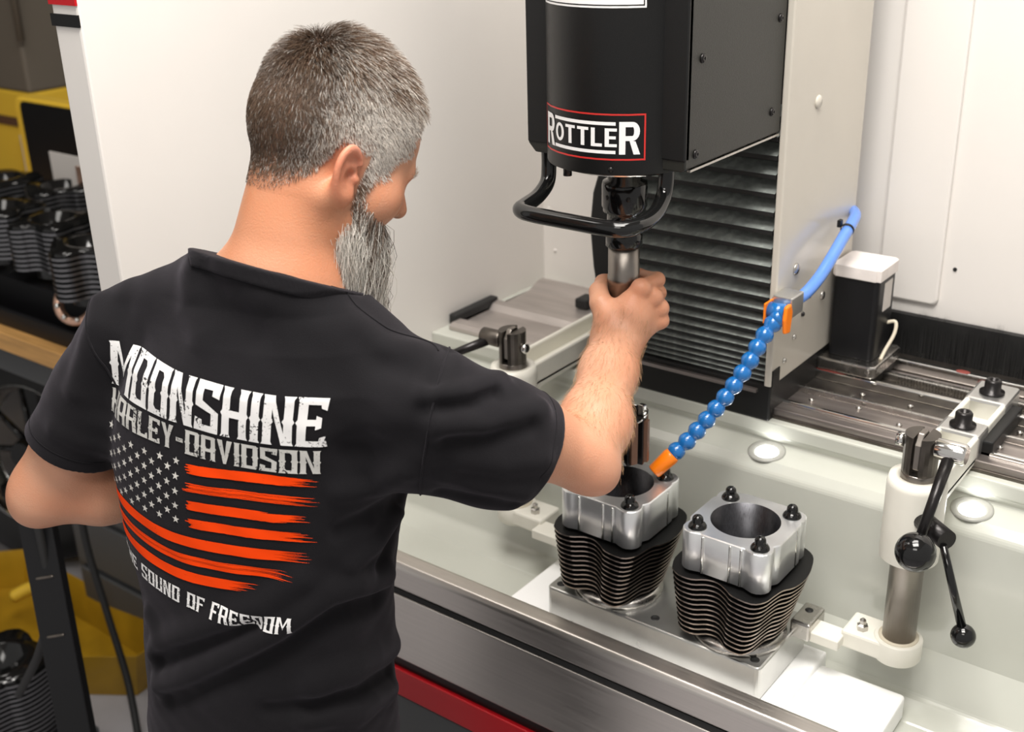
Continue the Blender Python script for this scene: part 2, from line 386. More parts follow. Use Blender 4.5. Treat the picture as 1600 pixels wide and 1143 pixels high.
def logo_letter(ch, x, y, w_, h_):
    vs, fs = flat_letter(SANS[ch], lambda u, v: cyl_map(A0+(x+u*w_)/RB, ZL0+y+v*h_, .0006), .12)
    b = B().add(vs, fs, 0, True)
    return lab(b.build('letter', 'logo_white', bul), 'white letter '+ch)
hgt = ZL1-ZL0
logo_letter('R', .008, .008, .034, hgt-.018)
xx = .0385
for ch in 'OTTLE':
    wl = {'O': .80, 'T': .76, 'L': .68, 'E': .70}[ch]
    logo_letter(ch, xx, .0175, .0232, hgt-.036); xx += .0232*wl+.0032
logo_letter('R', .1395, .008, .034, hgt-.018)
decal('bar_line', 'logo_white', bul, A0+.0365/RB, A0+.135/RB, ZL1-.0148, ZL1-.0105)
decal('bar_line', 'logo_white', bul, A0+.0365/RB, A0+.135/RB, ZL0+.0085, ZL0+.0128)
decal('name_plate', 'logo_white', bul, R(-46), R(45), 1.730, 1.80)
decal('name_plate_line', 'black_paint', bul, R(-44.8), R(43.8), 1.7325, 1.7340, .0008)
decal('name_plate_line', 'black_paint', bul, R(43.0), R(43.8), 1.7325, 1.80, .0008)
B().lathe([(.0035, 0), (.0035, .002), (.001, .003)], cyl_map(R(22), 1.5285, -.001), (math.sin(R(22)), -math.cos(R(22)), 0), 10).build('set_screw', 'oxide', head)
B().cyl((AX-.055, AY-.06, 1.500), (AX-.055, AY-.06, 1.516), .006, n=12).build('stud', 'oxide', head)
# handle
hp = [(-.962, 1.338, 1.530), (-.962, 1.338, 1.500), (-.960, 1.330, 1.480), (-.955, 1.300, 1.468), (-.948, 1.262, 1.4655), (-.940, 1.240, 1.4655), (-.915, 1.230, 1.4655), (-.86, 1.2285, 1.4655), (-.800, 1.2285, 1.4655), (-.774, 1.236, 1.4655), (-.764, 1.262, 1.4665), (-.768, 1.305, 1.470), (-.774, 1.335, 1.484), (-.776, 1.345, 1.505), (-.776, 1.345, 1.530)]
hd = B().tube(hp, .0108, 16, res=5).build('handle', 'black_gloss', head)
# collet, drive shaft
B().lathe([(.024, 1.515), (.024, 1.489), (.031, 1.487), (.032, 1.482), (.032, 1.452), (.030, 1.449), (.030, 1.4445), (.024, 1.443), (.0245, 1.43), (.0245, 1.413), (.026, 1.411), (.026, 1.394), (.023, 1.3925)][::-1], (AX, AY, 0), n=32).build('collet', 'black_gloss', head)
kb = B()
for k in range(6):
    a = k*math.pi/3+.2; kb.lathe([(.0035, 0), (.0035, .0012), (1e-5, .0013)], (AX+.0315*math.cos(a), AY+.0315*math.sin(a), 1.468), (math.cos(a), math.sin(a), 0), 8)
kb.build('collet_slots', 'oxide', head)
B().lathe([(.0235, 1.484), (.0245, 1.4865), (.0245, 1.4885), (.0235, 1.489)], (AX, AY, 0), n=28).build('collet_ring', 'bright_steel', head)
tool = thing('honing_tool', 'grey steel drive shaft with a multi stone honing head above the left cylinder', 'honing tool', (AX, AY, 1.06))
B().lathe([(.0225, 1.393), (.0225, 1.350), (.0237, 1.348), (.0237, 1.342), (.0225, 1.340), (.0225, 1.265), (.014, 1.262), (.012, 1.258), (.012, 1.14), (.022, 1.136), (.022, 1.06)][::-1], (AX, AY, 0), n=30).build('shaft', 'post_steel', tool)
for k in range(8):
    a = 2*math.pi*k/8+.25; c, s = math.cos(a), math.sin(a)
    def rp(r, tt, z): return (AX+r*c-tt*s, AY+r*s+tt*c, z)
    zb = 1.052+(.006 if k % 2 else 0); zt = 1.128+(.006 if k % 2 else 0)
    b = B(); q = [(.020, -.0075), (.036, -.009), (.036, .009), (.020, .0075)]
    b.add([rp(r, tt, z) for z in (zb, zt) for r, tt in q], [(3, 2, 1, 0), (4, 5, 6, 7), (0, 1, 5, 4), (1, 2, 6, 5), (2, 3, 7, 6), (3, 0, 4, 7)])
    h = b.build('stone_holder', 'oxide', tool, bevel=.001)
    b = B(); q = [(.036, -.005), (.042, -.005), (.042, .005), (.036, .005)]
    b.add([rp(r, tt, z) for z in (zb+.004, zt-.004) for r, tt in q], [(3, 2, 1, 0), (4, 5, 6, 7), (0, 1, 5, 4), (1, 2, 6, 5), (2, 3, 7, 6), (3, 0, 4, 7)])
    b.build('stone', 'hone_brown', h)
B().tube([(AX+.038*math.cos(a), AY+.038*math.sin(a), 1.131+.003*math.sin(3*a)) for a in [2*math.pi*k/36 for k in range(37)]], .0016, 6).build('garter_spring', 'bright_steel', tool)
for k in range(4):
    a = 2*math.pi*k/4+.5
    B().box(AX+.03*math.cos(a)-.005, AX+.03*math.cos(a)+.005, AY+.03*math.sin(a)-.005, AY+.03*math.sin(a)+.005, 1.128, 1.146).build('clip', 'steel', tool, bevel=.002)

# ------------------------------------------------------------------ fixture
ped = B().box(-1.033, -.543, 1.262, 1.47, .72, .772).build('support_block', 'bright_white', None, bevel=.004)
tag(ped, 'white support block under the grey fixture plate', 'block')
wb = thing('white_box', 'plain white box on the tank floor right of the fixture plate', 'box', (-.47, 1.37, .72))
B().prism([(-.548, 1.275), (-.41, 1.275), (-.413, 1.452), (-.545, 1.450)], 'z', .72, .762).build('body', 'bright_white', wb, bevel=.006, seg=3)
B().box(-.530, -.49, 1.29, 1.40, .7615, .7625).build('pressed_panel', 'white_paint', wb)
fx = thing('fixture_plate', 'thick grey metal fixture plate carrying the two finned cylinders', 'plate', (-.765, 1.38, .772))
B().prism(rrect(-.949, -.576, 1.2985, 1.462, .008, 4), 'z', .772, .83).build('plate', 'brushed_plate', fx, bevel=.003)
for x, y in ((-.933, 1.316), (-.762, 1.322), (-.592, 1.316), (-.763, 1.445), (-.66, 1.31)):
    B().lathe([(.007, 0), (.007, .0006), (.0045, .0007), (.004, .0004), (1e-5, .0004)], (x, y, .8299), (0, 0, 1), 16, caps=False).build('bolt_hole', 'bellows_dark', fx)

# ------------------------------------------------------------------ cylinders with torque plates
def fin_outline(tap):
    pts = [(-.078, -.072), (-.062, -.083), (-.040, -.083), (-.022, -.072), (-.005, -.070), (.012, -.078), (.028, -.088), (.058, -.090), (.072, -.076), (.076, -.055), (.080, -.035),
           (.090, -.018), (.094, .012), (.088, .045), (.076, .074), (.052, .088), (.02, .084), (-.01, .080), (-.04, .088), (-.066, .086), (-.084, .068), (-.090, .04), (-.088, .0), (-.088, -.045)]
    P = [Vector((x, y, 0)) for x, y in pts]; P = smooth_path(P+[P[0]], 3)[:-1]
    return [(p.x*(1-tap*(.28 if p.x > 0 else .14)), p.y*(1-tap*(.30 if p.y > 0 else .05))) for p in P]
def torque_outline():
    out = []
    for k in range(96):
        a = 2*math.pi*k/96; c, s = math.cos(a), math.sin(a)
        sq = .0715/max(abs(c), abs(s), 1e-6); r = min(sq, .079)
        for bx, by in ((-.050, -.056), (.052, -.058), (.052, .050), (-.052, .050)):
            t_ = bx*c+by*s; d2 = (bx*bx+by*by)-t_*t_; rr_ = .0185
            if t_ > 0 and d2 < rr_*rr_: r = max(r, t_+math.sqrt(rr_*rr_-d2))
        out.append((r*c, r*s))
    return out
TO = torque_outline()
def cylinder(cx, cy, label):
    t_ = thing('engine_cylinder', label, 'cylinder', (cx, cy, .83), 'motorcycle cylinders on the fixture plate')
    B().lathe([(.061, .83), (.063, .85), (.063, .945), (.052, .945), (.052, .83)], (cx, cy, 0), n=40, caps=False).build('barrel', 'fin_black', t_)
    B().lathe([(.071, .8302), (.071, .838), (.060, .842)], (cx+.003, cy-.008, 0), n=40, caps=True).build('base_flange', 'steel', t_)
    n = 12
    for i in range(n):
        z = .846+i*.0086; ol = fin_outline(1-i/(n-1.0))
        b = B(); m = len(ol); th = .0023
        inner = [(.055*math.cos(math.atan2(y, x)), .055*math.sin(math.atan2(y, x))) for x, y in ol]
        vs = [(cx+x, cy+y, z) for x, y in ol]+[(cx+x, cy+y, z+th) for x, y in ol]+[(cx+x, cy+y, z-.001) for x, y in inner]+[(cx+x, cy+y, z+th+.001) for x, y in inner]
        fs = []; mi = []
        for k in range(m):
            j = (k+1) % m
            fs += [(k, j, m+j, m+k), (m+k, m+j, 3*m+j, 3*m+k), (j, k, 2*m+k, 2*m+j)]; mi += [1, 0, 0]
        b.add(vs, fs); b.m = mi
        b.build('fin', ['fin_black', 'fin_edge'], t_)
    # torque plate with bore
    b = B(); m = len(TO); z0, z1 = .950, 1.0135; rb = .0505
    ring = [(rb*math.cos(2*math.pi*k/m), rb*math.sin(2*math.pi*k/m)) for k in range(m)]
    ch = .0015
    TI = [(x*(1-ch/math.hypot(x, y)), y*(1-ch/math.hypot(x, y))) for x, y in TO]
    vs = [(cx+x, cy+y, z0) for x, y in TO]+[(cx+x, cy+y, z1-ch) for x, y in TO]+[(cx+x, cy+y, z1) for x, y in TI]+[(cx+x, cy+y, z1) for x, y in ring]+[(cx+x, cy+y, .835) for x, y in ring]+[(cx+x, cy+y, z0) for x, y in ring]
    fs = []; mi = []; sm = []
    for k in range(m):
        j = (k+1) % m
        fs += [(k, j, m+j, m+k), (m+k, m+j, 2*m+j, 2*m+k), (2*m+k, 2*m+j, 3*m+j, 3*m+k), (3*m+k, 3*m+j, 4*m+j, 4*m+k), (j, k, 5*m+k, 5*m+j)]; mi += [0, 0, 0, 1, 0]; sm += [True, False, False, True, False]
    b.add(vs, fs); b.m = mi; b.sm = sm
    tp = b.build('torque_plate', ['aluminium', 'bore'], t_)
    for bx, by in ((-.048, -.0555), (.0515, -.058), (.050, .048), (-.048, .046)):
        B().lathe([(.0138, 0), (.0138, .0015), (.0128, .004), (.0105, .0068), (.0085, .0082), (.0080, .009), (.0082, .0125), (.0076, .0155), (.0058, .018), (.003, .0195), (1e-5, .020)], (cx+bx, cy+by, z1-.0005), (0, 0, 1), 20).build('acorn_bolt', 'black_gloss', tp)
    for bx, by in ((-.03, -.072), (.03, -.0715), (.013, -.0715), (.0705, .02)):
        B().lathe([(.0022, z0+.001), (.0022, z1-.004), (.0012, z1-.003)], (cx+bx, cy+by, 0), n=8).build('coolant_run', 'bright_steel', tp)
    for bx, by in ((-.075, .02), (-.06, -.06)):
        B().lathe([(.006, .945), (.006, .952), (.003, .956), (1e-5, .957)], (cx+bx, cy+by, 0), n=12).build('oil_plug', 'black_gloss', t_)
    return t_
cylinder(-.859, 1.375, 'black finned cylinder with bright torque plate under the honing tool and forearm')
cylinder(-.6487, 1.378, 'black finned cylinder with bright torque plate and four acorn bolts, open to view')

# ------------------------------------------------------------------ clamp arms
def clamp_arm(px, label, lever, flip=1):
    PY = 1.465
    t_ = thing('clamp_arm', label, 'clamp', (px, 1.62, 1.07))
    ZA0, ZA1 = (1.070, 1.112)
    E1 = 1.835
    # casting: two side walls, end blocks, floor, round boss
    w_ = .031
    b = B()
    b.prism([(px-w_, 1.48), (px-w_+.009, 1.48), (px-w_+.009, E1-.02), (px-w_, E1-.02)], 'z', ZA0, ZA1)
    b.prism([(px+w_-.009, 1.48), (px+w_, 1.48), (px+w_, E1-.02), (px+w_-.009, E1-.02)], 'z', ZA0, ZA1)
    b.box(px-w_, px+w_, 1.48, E1, ZA0, ZA0+.012)
    ca = b.build('arm_casting', 'casting_paint', t_, bevel=.004, seg=3)
    for y0, y1 in (((1.625, 1.675), (1.755, E1)) if flip > 0 else ((1.745, E1),)):
        B().box(px-w_-.001, px+w_+.001, y0, y1, ZA0+.002, ZA1+.0015).build('machined_pad', 'brushed_plate', t_, bevel=.005)
    B().lathe([(.040, .985), (.0405, 1.0), (.0405, 1.10), (.038, 1.112), (.026, 1.112), (.026, .985)][::-1], (px, PY, 0), n=40, caps=False).build('boss', 'casting_paint', t_)
    for y in ((1.65, 1.79) if flip > 0 else (1.79,)):
        bo = B().lathe([(.019, 0), (.019, .004), (.0125, .0045), (.0125, .021), (.0105, .0235), (.0065, .0235), (.006, .014), (1e-5, .014)], (px, y, ZA1+.001), (0, 0, 1), 24).build('cap_bolt', 'oxide', t_)
    B().box(px-.026, px+.026, 1.635, 1.80, 1.062, 1.072).build('slide_block', 'black_paint', t_, bevel=.002)
    B().box(px+.027, px+.047, 1.648, 1.80, 1.0665, 1.098).build('rail_clamp', 'black_paint', t_, bevel=.003)
    # post with slotted top
    B().lathe([(.0235, .842), (.0235, 1.118), (.0225, 1.12)], (px, PY, 0), n=32).build('post', 'post_steel', t_)
    for sx in (-1, 1):
        pl = [(px+sx*(.006), PY-.021), (px+sx*.006, PY+.021)]
        ar = [(px+sx*.0235*math.cos(R(a)), PY+.0235*math.sin(R(a))) for a in range(75, -76, -15)]
        pts = [(px+sx*.006, PY-.0225)]+[(px+sx*.006, PY+.0225)]+ar
        if sx < 0: pts = pts[::-1]
        B().prism(pts, 'z', 1.1195, 1.176).build('clevis_cheek', 'dark_steel', t_, bevel=.002)
    B().prism([(PY-.019, 1.128), (PY+.019, 1.128), (PY+.019, 1.165), (PY+.008, 1.180), (PY-.008, 1.180), (PY-.019, 1.165)], 'x', px-.005, px+.005).build('clevis_tongue', 'post_steel', t_, bevel=.002)
    if lever == 'right':
        B().cyl((px-.034, PY, 1.160), (px-.0225, PY, 1.160), .0095).build('pin_end', 'bright_steel', t_)
        B().lathe([(.013, 0), (.0145, .002), (.0145, .038), (.0125, .041)], (px+.020, PY-.004, 1.162), (1, 0, 0), 24).build('lever_hub', 'bright_steel', t_)
        lv = B().cyl((px+.040, PY-.010, 1.156), (px+.040, 1.372, 1.075), .0085, .0065).build('lever', 'oxide', t_)
        B().ball((px+.042, 1.352, 1.063), .0262, 28).build('ball_knob', 'black_gloss', lv)
        B().cyl((px+.012, PY-.02, 1.062), (px+.065, 1.405, 1.062), .014).build('cross_shaft', 'oxide', t_)
        l2 = B().cyl((px+.062, 1.402, 1.055), (px+.100, 1.400, .945), .0050, .0062).build('lower_lever', 'black_gloss', t_)
        B().ball((px+.104, 1.40, .930), .0165, 24).build('ball_knob', 'black_gloss', l2)
    else:
        B().lathe([(.013, 0), (.0145, .002), (.0145, .038), (.0125, .041)], (px-.060, PY-.004, 1.155), (1, 0, 0), 24).build('lever_hub', 'dark_steel', t_)
        lv = B().cyl((px-.046, PY-.012, 1.150), (px-.135, PY-.06, 1.105), .0085, .0065).build('lever', 'oxide', t_)
        B().ball((px-.150, PY-.068, 1.098), .0262, 28).build('ball_knob', 'black_gloss', lv)
        B().lathe([(.009, 0), (.009, .008), (.006, .010)], (px+.0215, PY, 1.148), (1, 0, 0), 16).build('pin_end', 'bright_steel', t_)
    # lower bracket reaching to the fixture plate
    xe = (-.582 if flip > 0 else -.945); s = flip
    B().lathe([(.033, .815), (.0345, .818), (.0345, .846), (.033, .848)], (px, PY, 0), n=36).build('bracket_ring', 'casting_paint', t_)
    B().lathe([(.0285, .8475), (.0285, .8495), (.0245, .850)], (px, PY, 0), n=36).build('ring_seal', 'cable_white', t_)
    xa, xb = sorted((px-s*.075, px))
    B().box(xa, xb, PY-.031, PY+.028, .817, .846).build('bracket_block', 'casting_paint', t_, bevel=.004)
    xa, xb = sorted((px-s*.07, xe+s*.028))
    B().box(xa, xb, PY-.052, PY-.014, .821, .838).build('reach_bar', 'casting_paint', t_, bevel=.002)
    xa, xb = sorted((xe, xe+s*.032))
    B().box(xa, xb, PY-.058, PY+.0, .822, .852).build('plate_jaw', 'steel', t_, bevel=.004)
    B().lathe([(.0062, 0), (.0062, .0006), (1e-5, .0007)], (xe+s*.014, PY-.02, .8519), (0, 0, 1), 14, caps=False).build('jaw_hole', 'bellows_dark', t_)
    B().lathe([(.0085, 0), (.0085, .008), (.005, .010), (.005, .016), (.002, .019), (1e-5, .0195)], (px-s*.050, PY-.012, .846), (0, 0, 1), 6, sm=False).build('nut', 'steel', t_)
clamp_arm(-.438, 'white clamp arm on a steel post with black ball levers, right of the cylinders', 'right', 1)
clamp_arm(-1.134, 'white clamp arm with dark slotted post, partly hidden behind the raised forearm', 'left', -1)

# ------------------------------------------------------------------ servo motor
sv = thing('servo_motor', 'black stepper motor with white cap standing on a steel base beside the column', 'motor', (-.675, 1.85, 1.08))
bx = -.677; by = 1.843
B().prism(rrect(bx-.055, bx+.053, by-.063, by+.063, .012), 'z', 1.092, 1.113).build('base_plate', 'steel', sv, bevel=.003)
B().box(bx-.05, bx+.045, by-.055, by+.055, 1.066, 1.093).build('mount', 'black_paint', sv)
B().prism(rrect(bx-.040, bx+.038, by-.040, by+.040, .008, 3), 'z', 1.113, 1.253).build('body', 'black_plastic', sv, bevel=.002)
B().prism([(bx-.036, by-.043), (bx+.034, by-.043), (bx+.034, by-.040), (bx+.041, by-.040), (bx+.041, by+.036), (bx+.034, by+.043), (bx-.036, by+.043), (bx-.043, by+.036), (bx-.043, by-.036)], 'z', 1.253, 1.274).build('cap', 'cap_white', sv, bevel=.004)
B().box(bx+.0375, bx+.0388, by-.012, by+.022, 1.195, 1.245).build('rating_plate', 'paper', sv)
B().tube([(bx+.035, by+.02, 1.165), (bx+.050, by+.024, 1.168), (bx+.053, by+.015, 1.150), (bx+.047, by-.005, 1.125), (bx+.046, by-.02, 1.113)], .0032, 8, res=5).build('cable', 'cable_white', sv)

# ------------------------------------------------------------------ coolant hose
hs = thing('coolant_hose', 'bright blue segmented coolant hose with orange nozzle aimed at the left cylinder', 'hose', (-.73, 1.55, 1.2))

hpath = smooth_path([Vector(p) for p in ((-.7065, 1.568, 1.252), (-.714, 1.542, 1.232), (-.7225, 1.515, 1.196), (-.738, 1.49, 1.156), (-.763, 1.46, 1.108), (-.787, 1.435, 1.070), (-.800, 1.421, 1.055))], 40)
cum = [0]
for a, b in zip(hpath, hpath[1:]): cum.append(cum[-1]+(b-a).length)
def along(s):
    for i in range(1, len(cum)):
        if cum[i] >= s: f = (s-cum[i-1])/(cum[i]-cum[i-1]); return hpath[i-1].lerp(hpath[i], f)
    return hpath[-1]
NS = 12; L = cum[-1]; sl = L/NS
for k in range(NS):
    p0 = along(k*sl); p1 = along(min(L, (k+1)*sl)); ax = p1-p0; l = ax.length
    B().lathe([(.0085, -.001), (.0098, 0), (.0125, l*.18), (.0140, l*.42), (.0138, l*.60), (.0112, l*.82), (.0085, l*.98), (.0082, l*1.06)], p0, ax, 20).build('hose_segment', 'hose_blue', hs)
B().lathe([(.0120, 0), (.0128, .003), (.0132, .006), (.0115, .038), (.0105, .040), (.0075, .040), (.0075, .02)], (-.797, 1.4235, 1.0575), Vector((-.815, 1.404, 1.0335))-Vector((-.797, 1.4235, 1.0575)), 24).build('nozzle', 'orange', hs)
B().cyl((-.722, 1.572, 1.2625), (-.694, 1.572, 1.2625), .0135).build('valve_body', 'hose_blue', hs)
B().cyl((-.704, 1.572, 1.262), (-.7065, 1.560, 1.247), .0135, .012).build('valve_elbow', 'hose_blue', hs)
vh = B().prism([(1.562, 1.232), (1.580, 1.229), (1.585, 1.262), (1.578, 1.277), (1.562, 1.276), (1.558, 1.255)], 'x', -.6945, -.688).build('valve_handle', 'orange', hs, bevel=.003)
B().box(-.724, -.7205, 1.556, 1.584, 1.245, 1.277).build('valve_collar', 'orange', hs, bevel=.001)
B().box(-.723, -.690, 1.582, 1.625, 1.250, 1.283).build('mount_block', 'brushed_plate', hs, bevel=.002)
tb = thing('air_line', 'pale blue plastic air line rising from the hose block behind the column plate', 'tube', (-.70, 1.7, 1.28))
B().tube([(-.706, 1.612, 1.268), (-.698, 1.64, 1.270), (-.692, 1.68, 1.287), (-.690, 1.725, 1.312), (-.694, 1.775, 1.331), (-.699, 1.815, 1.340), (-.712, 1.862, 1.344), (-.745, 1.905, 1.338), (-.80, 1.925, 1.320)], .0098, 14, res=6).build('tube', 'tube_blue', tb)
zt_ = B().lathe([(.0100, -.002), (.0112, -.002), (.0112, .002), (.0100, .002)], (-.696, 1.792, 1.337), (-.008, .055, .016), 20, caps=False).build('cable_tie', 'black_plastic', tb)
B().box(-.712, -.706, 1.786, 1.797, 1.340, 1.352).build('tie_head', 'black_plastic', zt_, bevel=.001)
# ================================================================== shop behind, to the left of the machine
bench = thing('workbench', 'wooden workbench with thick butcher block top behind the left elbow', 'workbench', (-2.5, 1.65, 0))
for k in range(6):
    y0 = 1.338+k*.13
    B().box(-3.9, -1.62, y0, y0+.129, .852, .900).build('plank', 'wood', bench, bevel=.003)
B().box(-3.88, -1.64, 1.36, 1.40, .78, .852).build('apron', 'grey_panel', bench)
for x in (-3.7, -1.72):
    for y in (1.42, 2.02): B().box(x-.04, x+.04, y-.04, y+.04, 0, .852).build('leg', 'grey_panel', bench, bevel=.003)
tr = thing('parts_tray', 'black rectangular metal parts tray on the workbench', 'tray', (-2.5, 1.6, .90))
B().box(-3.0, -2.02, 1.375, 2.0, .900, .912).build('bottom', 'black_plastic', tr, bevel=.004)
for nm, a in (('rim', (-3.0, -2.02, 1.368, 1.38, .900, .945)), ('rim', (-3.0, -2.02, 2.0, 2.012, .900, .945)), ('rim', (-3.01, -3.0, 1.368, 2.012, .900, .945)), ('rim', (-2.03, -2.02, 1.368, 2.012, .900, .945))):
    B().box(*a).build(nm, 'black_plastic', tr, bevel=.003)
rk = B().box(-2.98, -2.05, 1.42, 1.98, .912, 1.0).build('parts_rack', 'black_plastic', None, bevel=.004)
tag(rk, 'low black rack under the spare cylinders in the tray', 'rack')
def spare(x, y, zt, label, h=.135, nf=9, rot=0., sc=1.):
    t_ = thing('spare_cylinder', label, 'cylinder', (x, y, zt-h), 'spare black cylinders')
    B().lathe([(.062*sc, zt-h), (.062*sc, zt-.003), (.060*sc, zt), (.050*sc, zt), (.050*sc, zt-h)], (x, y, 0), n=30, caps=False).build('liner', 'black_gloss', t_)
    ol = fin_outline(0); c, s = math.cos(rot), math.sin(rot)
    ol = [((px*c-py*s)*sc, (px*s+py*c)*sc) for px, py in ol]
    th = .006
    fin = None
    for i in range(nf):
        z = zt-.012-i*(h-.03)/nf
        if fin is None:
            b = B(); b.prism([(x+u, y+v) for u, v in ol], 'z', z-th, z); b.m[:] = [0, 0]+[1]*(len(b.m)-2)
            m = len(ol); b.f = b.f[2:]; b.m = b.m[2:]; b.sm = b.sm[2:]
            inn = [(.058*sc*math.cos(math.atan2(v, u)), .058*sc*math.sin(math.atan2(v, u))) for u, v in ol]
            o_ = len(b.v); b.v += [(x+u, y+v, z) for u, v in inn]+[(x+u, y+v, z-th) for u, v in inn]
            for k in range(m):
                j = (k+1) % m
                b.f += [[m+k, m+j, o_+j, o_+k], [j, k, o_+m+k, o_+m+j]]; b.m += [0, 0]; b.sm += [False, False]
            fin = b.build('fin', ['black_gloss', 'fin_dark'], t_); z_0 = z
        else: dup(fin, (0, 0, z-z_0), t_)
    # thick rounded top deck
    P = B().prism([(x+u*.94, y+v*.94) for u, v in ol], 'z', zt-.011, zt-.003, sm=True); P.f = P.f[2:]; P.m = P.m[2:]; P.sm = P.sm[2:]
    m = len(ol); o_ = len(P.v); inn = [(.056*sc*math.cos(math.atan2(v, u)), .056*sc*math.sin(math.atan2(v, u))) for u, v in ol]
    P.v += [(x+u, y+v, zt-.001) for u, v in inn]
    for k in range(m):
        j = (k+1) % m; P.f.append([m+k, m+j, o_+j, o_+k]); P.m.append(0); P.sm.append(True)
    P.build('top_deck', 'black_gloss', t_)
    return t_
spare(-2.53, 1.50, 1.15, 'spare black cylinder with wide open bore, frontmost on the rack beside the machine panel', rot=.4)
spare(-2.80, 1.70, 1.15, 'spare black cylinder at the back of the rack, below the white notice', rot=1.1)
spare(-2.745, 1.49, 1.15, 'spare black cylinder at the left edge of the picture, on the rack', rot=2.)
spare(-2.285, 1.435, 1.15, 'spare black cylinder half hidden by the machine side panel', rot=.9)
spare(-3.02, 1.66, 1.15, 'spare black cylinder behind the leftmost one, mostly out of view', rot=.2)
rg = thing('bearing_ring', 'copper coloured bearing race lying below the half hidden spare cylinder', 'bearing', (-2.32, 1.40, .99))
B().lathe([(.046, 0), (.052, .004), (.052, .018), (.046, .022), (.034, .022), (.034, 0)], (-2.32, 1.400, 1.005), (.5, -.75, .45), 28, caps=False).build('race', 'copper', rg)
for k in range(8):
    a = 2*math.pi*k/8; q = Vector((0, 0, 1)).rotation_difference(Vector((.5, -.75, .45)))
    B().ball(Vector((-2.32, 1.400, 1.005))+q @ Vector((.04*math.cos(a), .04*math.sin(a), .022)), .007, 10).build('bearing_ball', 'bright_steel', rg)
# yellow framed cabinet, pillar, shelving
cab = thing('yellow_framed_screen', 'black screen with rounded yellow frame behind the spare cylinders', 'screen', (-2.9, 1.95, .9))
fr = rrect(-3.305, -2.60, .96, 1.302, .03, 6)
B().prism(fr, 'y', 1.90, 1.96).build('frame', 'yellow_paint', cab, bevel=.008, seg=3)
B().prism(rrect(-3.262, -2.62, .98, 1.292, .02, 5), 'y', 1.894, 1.902).build('panel', 'black_plastic', cab)
B().box(-3.0, -2.85, 1.92, 1.98, .90, .965).build('foot', 'black_plastic', cab)
nt_ = B().box(-2.905, -2.74, 1.745, 1.75, 1.10, 1.215).build('paper_notice', 'paper', None)
tag(nt_, 'off white paper notice standing behind the spare cylinders', 'notice')
B().box(-2.79, -2.75, 1.7435, 1.7455, 1.13, 1.19).build('print_block', 'copper', nt_)
B().box(-2.83, -2.82, 1.75, 1.79, .912, 1.20).build('stand', 'black_plastic', nt_)
pl = thing('pillar', 'square pillar painted yellow below and dark above at the left edge', 'pillar', (-3.9, 2.25, 0))
B().box(-4.02, -3.715, 2.2, 2.45, 0, 1.225).build('yellow_base', 'yellow_paint', pl, bevel=.01)
B().box(-4.02, -3.715, 2.2, 2.45, 1.225, 3.7).build('upper', 'pillar_grey', pl, bevel=.01)
B().box(-4.025, -3.71, 2.194, 2.2, 1.105, 1.135).build('band', 'brown_board', pl)
B().box(-3.80, -3.775, 2.185, 2.2, .80, 1.08).build('reflector', 'paper', pl)
pipe = B().cyl((-3.69, 2.19, 1.40), (-3.66, 2.19, 2.6), .012).build('conduit', 'pillar_grey', None); tag(pipe, 'thin grey conduit hanging beside the pillar top', 'conduit')
sh = thing('shelf_rack', 'dark storage rack with brown board shelf in the far left background', 'rack', (-4.2, 2.9, 0))
for z in (.5, 1.1, 1.7, 2.3): B().box(-4.9, -3.4, 2.7, 3.3, z, z+.05).build('shelf_board', 'brown_board', sh)
for x in (-4.9, -3.4):
    for y in (2.7, 3.3): B().box(x-.03, x+.03, y-.03, y+.03, 0, 2.6).build('upright', 'black_paint', sh)
for i, (x, z, w_, h_) in enumerate(((-4.5, 1.15, .5, .35), (-3.9, 1.15, .6, .42), (-4.2, 1.75, .9, .4), (-4.6, .55, .4, .4), (-3.9, .55, .6, .45))):
    bx_ = B().box(x-w_/2, x+w_/2, 2.75, 3.2, z, z+h_).build('storage_box', 'shop_wall', None, bevel=.01)
    B().box(x-w_/2-.005, x+w_/2+.005, 2.745, 3.205, z+h_-.04, z+h_).build('lid', 'black_plastic', bx_, bevel=.004)
    tag(bx_, ['dark lidded storage box, left one of the pair on the middle shelf', 'dark lidded storage box, right one of the pair on the middle shelf', 'wide dark lidded storage box on the upper shelf', 'small dark lidded storage box on the lowest shelf', 'large dark lidded storage box on the lowest shelf'][i], 'box', 'storage boxes on the rack')
# under and in front of the bench
wh = thing('motorcycle_wheel', 'black motorcycle wheel leaning under the workbench at the left edge', 'wheel', (-3.02, 1.60, .0))
wc = Vector((-3.02, 1.60, .345)); wax = (.25, -1, .22)
B().lathe([(.20+.07*0, -.05), (.27, -.055), (.32, -.035), (.335, 0), (.32, .035), (.27, .055), (.20, .05)], wc, wax, 48, caps=False).build('tire', 'black_rubber', wh)
B().lathe([(.20, -.048), (.205, -.052), (.19, -.03), (.185, 0), (.19, .03), (.205, .052), (.20, .048)], wc, wax, 48, caps=False).build('rim', 'bright_steel', wh)
hb = B().lathe([(.035, -.06), (.045, -.04), (.045, .04), (.035, .06)], wc, wax, 20).build('hub', 'black_gloss', wh)
q = Vector((0, 0, 1)).rotation_difference(Vector(wax))
for k in range(9):
    a = 2*math.pi*k/9; d = Vector((math.cos(a), math.sin(a), 0))
    B().cyl(wc+q @ (d*.03), wc+q @ (d*.19), .012, .008, 8).build('spoke', 'black_gloss', wh)
cabn = thing('tool_cabinet', 'low dark grey tool cabinet under the workbench', 'cabinet', (-2.3, 1.7, 0))
B().box(-2.63, -1.7, 1.45, 1.98, .02, .55).build('body', 'grey_panel', cabn, bevel=.008)
